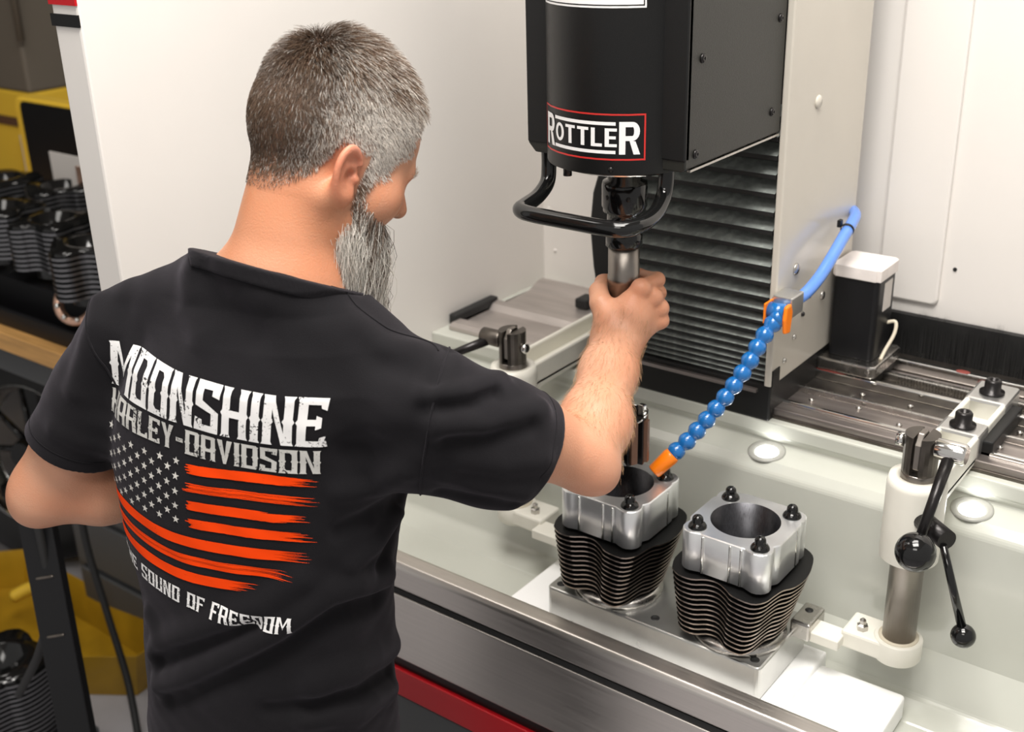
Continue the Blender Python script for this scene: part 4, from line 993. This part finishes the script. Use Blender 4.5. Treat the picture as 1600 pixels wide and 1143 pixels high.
# ---- where hair grows (head space)
def hairmask(q):
    x, y, z = q[:, 0], q[:, 1], q[:, 2]
    front = np.interp(z, [-.04, -.02, 0, .02, .04, .06, .085, .10, .115], [.034, .036, .040, .052, .066, .071, .070, .078, .30])
    front = front+.006*np.sin(z*160)
    low = np.interp(y, [-.11, -.085, -.06, -.035, -.025, .016, .022, .06], [-.070, -.068, -.056, -.018, .024, .024, -.045, -.045])
    return np.clip((front-y)/.008, 0, 1)*np.clip((z-low)/.008, 0, 1)
def beardmask(q):
    x, y, z = np.abs(q[:, 0]), q[:, 1], q[:, 2]
    top = np.interp(y, [-.01, .018, .03, .06, .085, .095, .12], [-.056, -.024, -.020, -.034, -.040, -.034, -.034])
    lowb = np.interp(y, [-.01, .02, .05, .1], [-.075, -.10, -.125, -.14])
    return np.clip((top-z)/.006, 0, 1)*np.clip((z-lowb)/.008, 0, 1)*(y > -.008)
HB, HG, HD = np.array([.165, .105, .068]), np.array([.95, .88, .80]), np.array([.10, .064, .042])
def greyness(q):
    x, y, z = np.abs(q[:, 0]), q[:, 1], q[:, 2]
    side = np.clip((x-.035)/.03, 0, 1)*np.clip((.105-z)/.03, 0, 1)*np.clip((y+.062)/.06, 0, 1)
    frnt = np.clip((y-.02)/.06, 0, 1)*.45
    back = np.clip((-.055-y)/.03, 0, 1)
    burn = np.clip((.012-z)/.02, 0, 1)*np.clip(y/.01, 0, 1)
    return np.clip(.30+.62*side+frnt-.26*back-.55*burn, .06, .93)

v, f = sdf_mesh(body_fn, (-1.50, .66, .92), (-.68, 1.44, 1.74), .0027, 1)
q = HL(v)
base = np.array([.585, .262, .150]); pink = np.array([.62, .215, .135]); pale = np.array([.625, .325, .205])
n1 = np.clip(.5+.5*sines(v, 45, 9), 0, 1)[:, None]
col = base*(1-n1)+pale*n1
wr = np.clip(1-np.abs(earf(q, 1))/.006, 0, 1)*(q[:, 0] > .06); wr = np.maximum(wr, np.clip(1-np.linalg.norm(v-(ER+V3(.02, .0, -.02)), axis=1)/.05, 0, 1)*.6)
wr = np.maximum(wr, np.clip(1-np.linalg.norm(v[:, None]-np.array(KN)[None], axis=2).min(1)/.018, 0, 1)*.5)
col = col*(1-wr[:, None]*.7)+pink*wr[:, None]*.7
nk = np.clip(1-np.abs(q[:, 2]+.075)/.10, 0, 1)*(q[:, 1] < .05)*(v[:, 2] > 1.4); col = col*(1-.6*nk[:, None])+np.array([.62, .235, .105])*.6*nk[:, None]
hm = (np.clip((hairmask(q-V3(0, 0, .010))+hairmask(q)+hairmask(q-V3(0, 0, .02)))/3, 0, 1)*(np.linalg.norm(q, axis=1) < .2))[:, None]*.70; gq = greyness(q)[:, None]
col = col*(1-hm)+(HD*(1-gq)+HG*.36*gq)*hm
body = np_obj('body', v, f, 'skin', man, col=col)

v, f = sdf_mesh(shirt_fn, (-1.49, .66, .69), (-.70, 1.14, 1.56), .0034, 1)
shirt = np_obj('shirt', v, f, 'shirt_cloth', man)
def collar_fn(p):
    pl = (p-COLP)@COLN
    d = smax(shirt_fn(p)-.0042, np.abs(pl+.0145)-.0095, .003)
    d = np.maximum(d, sph(p, NB+V3(.0, .01, .05), .112))
    return np.maximum(d, -(neckf(p, .0015)))+.0002*np.sin(pl*3000)
v, f = sdf_mesh(collar_fn, (-1.20, .79, 1.33), (-.92, 1.06, 1.54), .0022, 1)
np_obj('collar', v, f, 'shirt_cloth', shirt)
def surf_trace(o, d, fn, n=70, tmax=.6):
    t = np.zeros(len(o), F4); d = np.asarray(d, F4)
    for _ in range(n): t = np.minimum(t+fn((o+d*t[:, None]).astype(F4))*.7, tmax)
    p = (o+d*t[:, None]).astype(F4); return p, np.abs(fn(p)) < .003
def grad(p, fn, ep=.002):
    d = fn(p); g = np.stack([fn(p+np.eye(3, dtype=F4)[i]*ep)-d for i in range(3)], 1); return g/np.maximum(np.linalg.norm(g, axis=1)[:, None], 1e-9)
def snap(pts, fn, off, it=4):
    p = np.array(pts, F4)
    for _ in range(it): g = grad(p, fn); p = (p-g*(fn(p)-off)[:, None]*.9).astype(F4)
    return p
# seams: shoulder, armholes, hems (double stitched lines)
def seam(name, pts, r_=.0011, off=.0006, res=10):
    P = np.array([tuple(x) for x in smooth_path([Vector(a) for a in pts], res)], F4); P = snap(P, shirt_fn, off)
    B().tube([tuple(map(float, a)) for a in P], r_, 6).build(name, 'shirt_cloth', shirt)
def ring_pts(c, n, r_, k=40):
    n = Vector([float(x) for x in n]); a = n.orthogonal().normalized(); b = n.cross(a)
    return [Vector([float(x) for x in c])+a*r_*math.cos(2*math.pi*i/k)+b*r_*math.sin(2*math.pi*i/k) for i in range(k+1)]
for c, n, rr_ in ((CUR-CNR*.019, CNR, .07), (CUL-CNL*.019, CNL, .066)): seam('hem_stitch', ring_pts(c, n, rr_), .0007, .0003, 2)
for c, n in ((SR+V3(-.012, -.004, -.010)+UR*.012, UR*.5+UX*.8), (SL+V3(.010, .004, -.008)+ULn*.012, ULn*.5-UX*.8)):
    n = n/np.linalg.norm(n); P = ring_pts(c, n, .085)
    P = snap(P, lambda p: np.maximum(np.abs((p-c)@n), 0)+np.abs(shirt_fn(p)), 0, 1) if False else np.array([tuple(x) for x in P], F4)
    for _ in range(8):
        P = snap(P, shirt_fn, .0006, 1); P = (P-((P-c)@n)[:, None]*n).astype(F4)
    P = snap(P, shirt_fn, .0004, 1)
    B().tube([tuple(map(float, a)) for a in P], .0013, 6).build('armhole_seam', 'shirt_cloth', shirt)
seam('shoulder_seam', [tuple(map(float, a)) for a in (NB+V3(.085, .008, .03), NB+V3(.13, .012, -.005), SR+V3(-.03, .008, .068), SR+V3(.0, .008, .078))], .0009)

# ---- strands
def strands(name, paths, r0, r1, cols, m, parent):
    N, K, _ = paths.shape
    t = paths[:, -1]-paths[:, 0]; t /= np.maximum(np.linalg.norm(t, axis=1)[:, None], 1e-9)
    a = np.cross(t, np.array([.3, .5, .8])); a /= np.maximum(np.linalg.norm(a, axis=1)[:, None], 1e-9); b = np.cross(t, a)
    rad = (r0+(r1-r0)*np.linspace(0, 1, K)**1.5)[None, :, None]
    vs = np.stack([paths+rad*(a*math.cos(th)+b*math.sin(th))[:, None, :] for th in (0, 2.094, 4.189)], 2).reshape(-1, 3)
    base_ = (np.arange(N)[:, None, None]*K+np.arange(K-1)[None, :, None])*3; k = np.arange(3)[None, None]
    fs = np.stack([base_+k, base_+(k+1) % 3, base_+3+(k+1) % 3, base_+3+k], -1).reshape(-1, 4)
    return np_obj(name, vs.astype(F4), fs, m, parent, col=np.repeat(cols, K*3, 0))
rs = np.random.RandomState(4)
def scalp_points(n, mask, cen, fn):
    d = rs.normal(size=(n, 3)).astype(F4); d /= np.linalg.norm(d, axis=1)[:, None]
    o = np.array(cen, F4)+d*.22; p, ok = surf_trace(o, -d, fn, 45, .25)
    keep = ok & (rs.uniform(size=n) < mask(p)); return p[keep]
scalp = lambda q_: smin(headskin(q_), neckf(HW(q_)), .022)
P = scalp_points(64000, hairmask, (0, -.005, .045), scalp); N = len(P)
Nn = grad(P, scalp); WH = np.array([-.012, -.062, .125], F4)
rad = P-WH; tg = rad/np.linalg.norm(rad, axis=1)[:, None]
sidew = np.clip((np.abs(P[:, 0])-.045)/.03, 0, 1)[:, None]
tg = tg+np.array([0, .55, -.25])*sidew*np.clip((P[:, 1:2]+.04)/.06, 0, 1)+rs.normal(size=P.shape)*.16
clump = np.stack([sines(P, 130, 21), sines(P, 130, 22), sines(P, 130, 23)], 1)*.22; tg = tg+clump
tg = tg-Nn*(tg*Nn).sum(1)[:, None]; tg /= np.linalg.norm(tg, axis=1)[:, None]
topw = np.clip((P[:, 2]-.060)/.075, 0, 1)
edge = np.clip(hairmask(P-np.array([0, 0, .018])*np.array([1, 1, 1])), .0, 1)
ln = (.0075+.021*topw)*(.55+.45*edge)*rs.uniform(.7, 1.2, N)
ln *= np.where(P[:, 1] < -.05, np.interp(P[:, 2], [-.07, -.02, .04], [.35, .6, 1.]), 1)
lift = (.30+.36*topw+.25*clump[:, 0]*topw)[:, None]
s1 = P+Nn*.0008
d1 = tg*(1-lift*.6)+Nn*lift; d1 /= np.linalg.norm(d1, axis=1)[:, None]
d2 = tg+Nn*(lift*.35)+np.array([0, 0, -.12]); d2 /= np.linalg.norm(d2, axis=1)[:, None]
L_ = ln[:, None]; path = np.stack([s1, s1+d1*L_*.38, s1+d1*L_*.62+d2*L_*.10, s1+d1*L_*.70+d2*L_*.36], 1)
gq = greyness(P); isg = rs.uniform(size=N) < gq
cols = np.where(isg[:, None], HG*(rs.uniform(.55, 1.05, N)*(1-.5*np.clip((-.02-P[:, 1])/.05, 0, 1)))[:, None], np.where((P[:, 1] < -.05)[:, None], HD, HB)*rs.uniform(.6, 1.5, N)[:, None])
hair = strands('hair', HW(path.reshape(-1, 3)).reshape(path.shape), .00034, .00012, cols, 'hair_strand', man); hair['kind'] = 'stuff'
# ---- beard: soft core and long wavy strands hanging straight down
C0, C1, C2 = HW((0, .046, -.050)), HW((0, .050, -.078))+V3(-.008, -.006, -.030), HW((0, .050, -.078))+V3(-.010, -.004, -.100)
def beard_fn(p):
    d = chain(p, [(C0, .043), (C1, .040), (C2, .033)], .03)
    return d+.0022*sines(p*V3(1, 1, .25), 130, 31)+.0014*sines(p*V3(1, 1, .2), 330, 32)
v, f = sdf_mesh(beard_fn, (-1.12, .93, 1.30), (-.90, 1.14, 1.60), .003, 1)
q = HL(v); bd = np.clip((q[:, 2]+.055)/.03, 0, 1)[:, None]
np_obj('beard_core', v, f, 'hair_strand', man, col=np.array([.58, .54, .48])*(1-bd)+np.array([.10, .075, .055])*bd)
P = scalp_points(26000, beardmask, (0, .045, -.06), headskin); N = len(P)
Q = snap(HW(P[:, :]), lambda p: np.minimum(headskin(HL(p)), 1), 0, 1); Nn = grad(Q, lambda p: headskin(HL(p)))
K = 11; path = np.zeros((N, K, 3)); path[:, 0] = Q
chin = np.clip((P[:, 1]-.005)/.075, 0, 1); ln = (.085+.080*chin)*rs.uniform(.55, 1.12, N)
ln *= np.where(np.abs(P[:, 0]) > .045, 1.0, 1)
short = (P[:, 2] > -.045) & (P[:, 1] < .055); ln = np.where(short, ln*rs.uniform(.15, .6, N), ln)
dr = Nn*.42+np.array([-.09, -.05, -.60])+rs.normal(size=(N, 3))*.16; ph = rs.uniform(0, 6.28, (N, 3)); fq = rs.uniform(.6, 1.9, (N, 1)); am = rs.uniform(.06, .42, (N, 1))
cen = (C1+C2)/2
for i in range(1, K):
    dr = dr*.72+np.array([.0, .0, -1.])*.34
    wav = np.sin(ph+fq*i)*am
    pull = (cen-path[:, i-1]); pull[:, 2] = 0; pull *= np.clip((np.linalg.norm(pull, axis=1)-.050)/.03, 0, 1)[:, None]*9
    dd = dr/np.linalg.norm(dr, axis=1)[:, None]+wav+pull*.5; dd /= np.linalg.norm(dd, axis=1)[:, None]
    path[:, i] = path[:, i-1]+dd*(ln/(K-1))[:, None]
for i in range(1, K):       # keep outside the skin
    d_ = headskin(HL(path[:, i].astype(F4))); push = np.clip(.002-d_, 0, .03)
    if (push > 0).any(): path[:, i] += grad(path[:, i].astype(F4), lambda p: headskin(HL(p)))*push[:, None]
dk = np.clip((P[:, 2]+.062)/.028, 0, 1)*np.clip((P[:, 1]-.02)/.03, 0, 1); dkb = rs.uniform(size=N) < (.06+.70*np.maximum(dk, np.clip((P[:, 2]+.050)/.02, 0, 1)))
cols = np.where(dkb[:, None], np.array([.14, .10, .075])*rs.uniform(.6, 1.9, N)[:, None], np.array([.97, .92, .84])*rs.uniform(.70, 1.02, N)[:, None])
beard = strands('beard', path, .00036, .00016, cols, 'hair_strand', man); beard['kind'] = 'stuff'
# ---- brows, lashes, arm hair
def small_hair(name, P, fn, dirs, ln, r_, col, parent=man):
    Nn = grad(P, fn); tg = dirs-Nn*(dirs*Nn).sum(1)[:, None]; tg /= np.maximum(np.linalg.norm(tg, axis=1)[:, None], 1e-6)
    d_ = tg+Nn*.45; path = np.stack([P, P+d_*ln[:, None]*.5, P+d_*ln[:, None]*.7+tg*ln[:, None]*.3], 1)
    o = strands(name, path, r_, r_*.4, np.array(col)*rs.uniform(.7, 1.3, (len(P), 1)), 'hair_strand', parent); o['kind'] = 'stuff'; return o
n = 150; sg = np.where(rs.uniform(size=n) < .5, -1, 1); P = np.stack([sg*rs.uniform(.012, .052, n), np.full(n, .10), .030+rs.normal(size=n)*.0028], 1).astype(F4)
P, ok = surf_trace(HW(P+np.array([0, .03, 0])), -HR[:, 1], lambda p: headskin(HL(p)), 40, .12); P = P[ok]
small_hair('eyebrows', P, lambda p: headskin(HL(p)), np.array([[.4, .3, .2]])+rs.normal(size=P.shape)*.3, rs.uniform(.005, .009, len(P)), .0002, (.45, .36, .28))
u = rs.uniform(0, 1, 2600); th = rs.uniform(0, 6.28, 2600); axv = (WR-ER); e1 = np.cross(axv, V3(0, 0, 1)); e1 /= np.linalg.norm(e1); e2 = np.cross(axv, e1); e2 /= np.linalg.norm(e2)
P = (ER+axv*u[:, None]*1.0+(e1*np.cos(th)[:, None]+e2*np.sin(th)[:, None])*.06).astype(F4); P = snap(P, arms, 0, 4)
small_hair('arm_hair', P, arms, -axv[None]*1.0+np.array([[0, -.02, -.12]])+rs.normal(size=P.shape)*.07, rs.uniform(.006, .013, len(P)), .00013, (.42, .25, .13))

# ---- trousers and boots, out of the picture but under the man
def legs_fn(p):
    d = torso(p, -.026, 10); d = np.maximum(d, p[:, 2]-.90)
    d = smax(d, .74-p[:, 2], .05)
    HPc = V3(-1.115, .862, .78)
    for s in (-1, 1):
        a = HPc+UX*s*.085; b = HPc+UX*s*.11+V3(0, .02, -.40)-UF*(.01*s); c = HPc+UX*s*.13+V3(0, .0, -.71)
        d = smin(d, chain(p, [(a, .084), (b, .066), (c, .056)], .04), .04)
    return np.maximum(d, .055-p[:, 2])
v, f = sdf_mesh(legs_fn, (-1.40, .62, .04), (-.86, 1.08, .93), .010, 1)
np_obj('trousers', v, f, 'denim', man)
for s in (-1, 1):
    c = V3(-1.115, .862, 0)+UX*s*.13
    fn = lambda p: np.maximum(smin(ell(p, c+UF*.06+V3(0, 0, .035), (.058, .135, .05)), rc(p, c+V3(0, 0, .03), c+V3(0, 0, .12), .052, .056), .03), .001-p[:, 2])
    v, f = sdf_mesh(fn, c+V3(-.2, -.2, -.01), c+V3(.2, .25, .16), .008, 1)
    np_obj('boot', v, f, 'boot', man)

# ---- shirt print
def pmat(name, colr, amt, scale):
    m = mat(name, colr, .8, spec=.12); nt = m.node_tree; b = nt.nodes['Principled BSDF']
    tc = nt.nodes.new('ShaderNodeTexCoord'); n = nt.nodes.new('ShaderNodeTexNoise'); n.inputs['Scale'].default_value = scale; n.inputs['Detail'].default_value = 6; n.inputs['Roughness'].default_value = .65
    n2 = nt.nodes.new('ShaderNodeTexNoise'); n2.inputs['Scale'].default_value = scale*.12; n2.inputs['Detail'].default_value = 2
    ad = nt.nodes.new('ShaderNodeMath'); ad.operation = 'MULTIPLY_ADD'; ad.inputs[1].default_value = .55
    r_ = nt.nodes.new('ShaderNodeMapRange'); r_.inputs[1].default_value = amt; r_.inputs[2].default_value = amt+.025
    mx = nt.nodes.new('ShaderNodeMix'); mx.data_type = 'RGBA'; mx.inputs[6].default_value = (.02, .02, .022, 1); mx.inputs[7].default_value = (*colr, 1)
    nt.links.new(tc.outputs['Object'], n.inputs['Vector']); nt.links.new(tc.outputs['Object'], n2.inputs['Vector'])
    nt.links.new(n2.outputs[0], ad.inputs[0]); nt.links.new(n.outputs[0], ad.inputs[2]); nt.links.new(ad.outputs[0], r_.inputs[0]); nt.links.new(r_.outputs[0], mx.inputs[0]); nt.links.new(mx.outputs[2], b.inputs['Base Color'])
pmat('print_white', (.80, .79, .78), .625, 330); pmat('print_grey', (.56, .55, .52), .64, 330); pmat('print_star', (.62, .60, .56), .45, 200); pmat('print_orange', (.95, .062, .002), .50, 260)
PW = .318; PO = (-.1365, 1.3665)
EX = (math.cos(R(4.6)), -math.sin(R(4.6))); EY = (math.sin(R(6.5)), math.cos(R(6.5)))
PC = V3(-1.09, .78, 0)
def print_map(xy):
    xy = np.array(xy, F4); u = PO[0]+PW*(xy[:, 0]*EX[0]-xy[:, 1]*EY[0]); z = PO[1]+PW*(xy[:, 0]*EX[1]-xy[:, 1]*EY[1])
    o = PC+UX*u[:, None]-UF*.20; o[:, 2] = z
    p, ok = surf_trace(o.astype(F4), UF, shirt_fn, 60, .5); g = grad(p, shirt_fn)
    return p+g*.0011, ok
def print_mesh(name, m, polys, label, sub=.013):
    vs, fs = flat_letter(polys, lambda a, b: (a, b), sub)
    p, ok = print_map(vs); fs = [x for x in fs if ok[x].all()]
    f = np.array(fs)
    nrm = np.cross(p[f[:, 1]]-p[f[:, 0]], p[f[:, 2]]-p[f[:, 0]]); fl = (nrm@UF) > 0; f[fl] = f[fl][:, ::-1]
    return lab(np_obj(name, p.astype(F4), f, m, shirt), label)
T = .165
def stem(x, y0=0, y1=1, t=T, sp=True):
    e = .028
    q = [(x-e, y0), (x+t+e, y0), (x+t, y0+.06)]
    if sp and y1-y0 > .8: q += [(x+t, .44), (x+t+.035, .5), (x+t, .56)]
    q += [(x+t, y1-.06), (x+t+e, y1), (x-e, y1), (x, y1-.06)]
    if sp and y1-y0 > .8: q += [(x, .56), (x-.035, .5), (x, .44)]
    return q+[(x, y0+.06)]
def hb(x0, x1, y0, y1): return [(x0, y0), (x1, y0), (x1, y1), (x0, y1)]
w0 = .54
WEST = {
 'H': (w0, [stem(0), stem(w0-T), hb(T, w0-T, .42, .57)]),
 'O': (w0, [stem(0), stem(w0-T), hb(T-.01, w0-T+.01, 0, .13), hb(T-.01, w0-T+.01, .87, 1), [(T, .13), (T+.06, .13), (T, .2)], [(w0-T, .87), (w0-T-.06, .87), (w0-T, .8)]]),
 'D': (w0, [stem(0), stem(w0-T, .05, .95), hb(T-.01, w0-T+.02, 0, .13), hb(T-.01, w0-T+.02, .87, 1), [(w0-T, 0), (w0-.05, .0), (w0, .1), (w0-T, .13)], [(w0-T, 1), (w0-T, .87), (w0, .9), (w0-.05, 1)]]),
 'U': (w0, [stem(0), stem(w0-T), hb(T-.01, w0-T+.01, 0, .13)]),
 'N': (w0+.02, [stem(0), stem(w0+.02-T), [(T*.6, 1), (T*1.2, 1), (w0+.02-T*.6, 0), (w0+.02-T*1.2, 0)]]),
 'M': (.74, [stem(0), stem(.74-T), [(T*.5, 1), (T*1.15, 1), (.41, .40), (.37, .25), (.33, .40)], [(.74-T*.5, 1), (.74-T*1.15, 1), (.33, .40), (.37, .25), (.41, .40)]]),
 'I': (T, [stem(0)]),
 'S': (w0, [hb(0, w0, .86, 1), [(w0-T, 1), (w0+.03, 1.0), (w0, .72), (w0-T, .76)], hb(0, T, .58, .9), [(0, .64), (T, .64), (w0, .44), (w0, .30), (w0-T, .40), (0, .52)], hb(w0-T, w0, .1, .40), hb(0, w0, 0, .14), [(0, .28), (-.03, 0), (T, 0), (T, .24)]]),
 'E': (w0-.04, [stem(0), hb(T, w0-.06, .87, 1), [(w0-.17, 1), (w0-.02, 1), (w0-.04, .76), (w0-.14, .80)], hb(T, w0-.14, .44, .57), [(w0-.22, .36), (w0-.12, .40), (w0-.12, .61), (w0-.22, .65)], hb(T, w0-.06, 0, .13), [(w0-.17, 0), (w0-.02, 0), (w0-.04, .24), (w0-.14, .20)]]),
 'F': (w0-.06, [stem(0), hb(T, w0-.06, .87, 1), [(w0-.17, 1), (w0-.02, 1), (w0-.04, .76), (w0-.14, .80)], hb(T, w0-.14, .44, .57)]),
 'A': (w0, [stem(0, 0, .97), stem(w0-T, 0, .97), hb(.03, w0-.03, .86, 1), hb(T, w0-T, .34, .47)]),
 'R': (w0, [stem(0), hb(T, w0-.04, .87, 1), hb(w0-T, w0, .50, .93), hb(T, w0-.02, .42, .55), [(w0-T-.06, .46), (w0-.04, .46), (w0+.03, 0), (w0-T, 0)]]),
 'L': (w0-.06, [stem(0), hb(T, w0-.08, 0, .13), [(w0-.19, 0), (w0-.04, 0), (w0-.06, .26), (w0-.16, .20)]]),
 'Y': (w0, [[(0, 1), (T+.02, 1), (w0/2+.02, .52), (w0/2-T/2, .42)], [(w0, 1), (w0-T-.02, 1), (w0/2-.02, .52), (w0/2+T/2, .42)], stem(w0/2-T/2, 0, .55, sp=False)]),
 'V': (w0, [[(0, 1), (T+.02, 1), (w0/2+.04, .0), (w0/2-.05, 0)], [(w0, 1), (w0-T-.02, 1), (w0/2-.04, 0), (w0/2+.05, 0)]]),
 'T': (w0, [stem(w0/2-T/2), hb(0, w0, .87, 1), [(-.02, 1), (.1, 1), (.08, .78), (0, .74)], [(w0+.02, 1), (w0-.1, 1), (w0-.08, .78), (w0, .74)]]),
 '-': (.34, [hb(.02, .32, .41, .58)]), ' ': (.30, [])}
def set_line(txt, x0, x1, y0, y1, gap=.085, curve=None):
    tot = sum(WEST[c][0] for c in txt)+gap*(len(txt)-1); h_ = y1-y0; sx = (x1-x0)/tot; out = []; x = 0
    for c in txt:
        for poly in WEST[c][1]:
            q = []
            for a, b in poly:
                X = x0+(x+a)*sx; Y = y1-b*h_+(curve(X) if curve else 0); q.append((X, Y))
            out.append(q)
        x += WEST[c][0]+gap
    return out
print_mesh('print_title', 'print_white', set_line('MOONSHINE', 0, 1, 0, .186), 'distressed white lettering reading MOONSHINE')
print_mesh('print_name', 'print_grey', set_line('HARLEY-DAVIDSON', .0, .985, .202, .300), 'distressed grey lettering reading HARLEY-DAVIDSON')
st = []
for c in range(11):
    for r_ in range(5 if c % 2 == 0 else 4):
        cx_ = .008+c*.0415; cy_ = .350+(r_+(0 if c % 2 == 0 else .5))*.0625+.010*math.sin(cx_*9+.4)
        st.append([(cx_+(.0178 if k % 2 == 0 else .0072)*math.sin(k*math.pi/5), cy_-(.0178 if k % 2 == 0 else .0072)*math.cos(k*math.pi/5)) for k in range(10)])
print_mesh('print_stars', 'print_star', st, 'pale grey five pointed stars', .02)
rp = random.Random(8); st = []
def wave(x, k): return .016*math.sin(x*7.2-1.2)+.010*(x-.5)
for i, (xa, xb, yc, th) in enumerate(((.462, .99, .346, .038), (.455, 1.0, .422, .036), (.46, .965, .498, .040), (.462, .99, .576, .040), (.01, .985, .662, .044), (.02, .93, .742, .040), (.03, .80, .820, .044))):
    nb = 7
    for b_ in range(nb):
        y_ = yc+(b_-(nb-1)/2)*th/nb; xs_ = xa+rp.uniform(0, .035 if xa > .3 else .006); xe_ = xb-abs(rp.gauss(0, .05))
        hh = th/nb*(.56 if i not in (1, 5) else rp.choice((.30, .45, .58)))
        n_ = 26; tp_, bt_ = [], []
        for k in range(n_+1):
            x_ = xs_+(xe_-xs_)*k/n_; f_ = min(1, (n_-k)/3, (k+1)/2); c_ = y_+wave(x_, i); j_ = rp.uniform(-.0006, .0006)
            tp_.append((x_, c_-hh*f_+j_)); bt_.append((x_, c_+hh*f_+j_))
        for k in range(n_): st.append([tp_[k], tp_[k+1], bt_[k+1], bt_[k]])
print_mesh('print_stripes', 'print_orange', st, 'orange brush stroke flag stripes', .03)
print_mesh('print_slogan', 'print_white', set_line('THE SOUND OF FREEDOM', .035, .93, .888, .955, .12, lambda x: .02*math.sin((x-.2)*3)), 'small white lettering reading THE SOUND OF FREEDOM', .015)
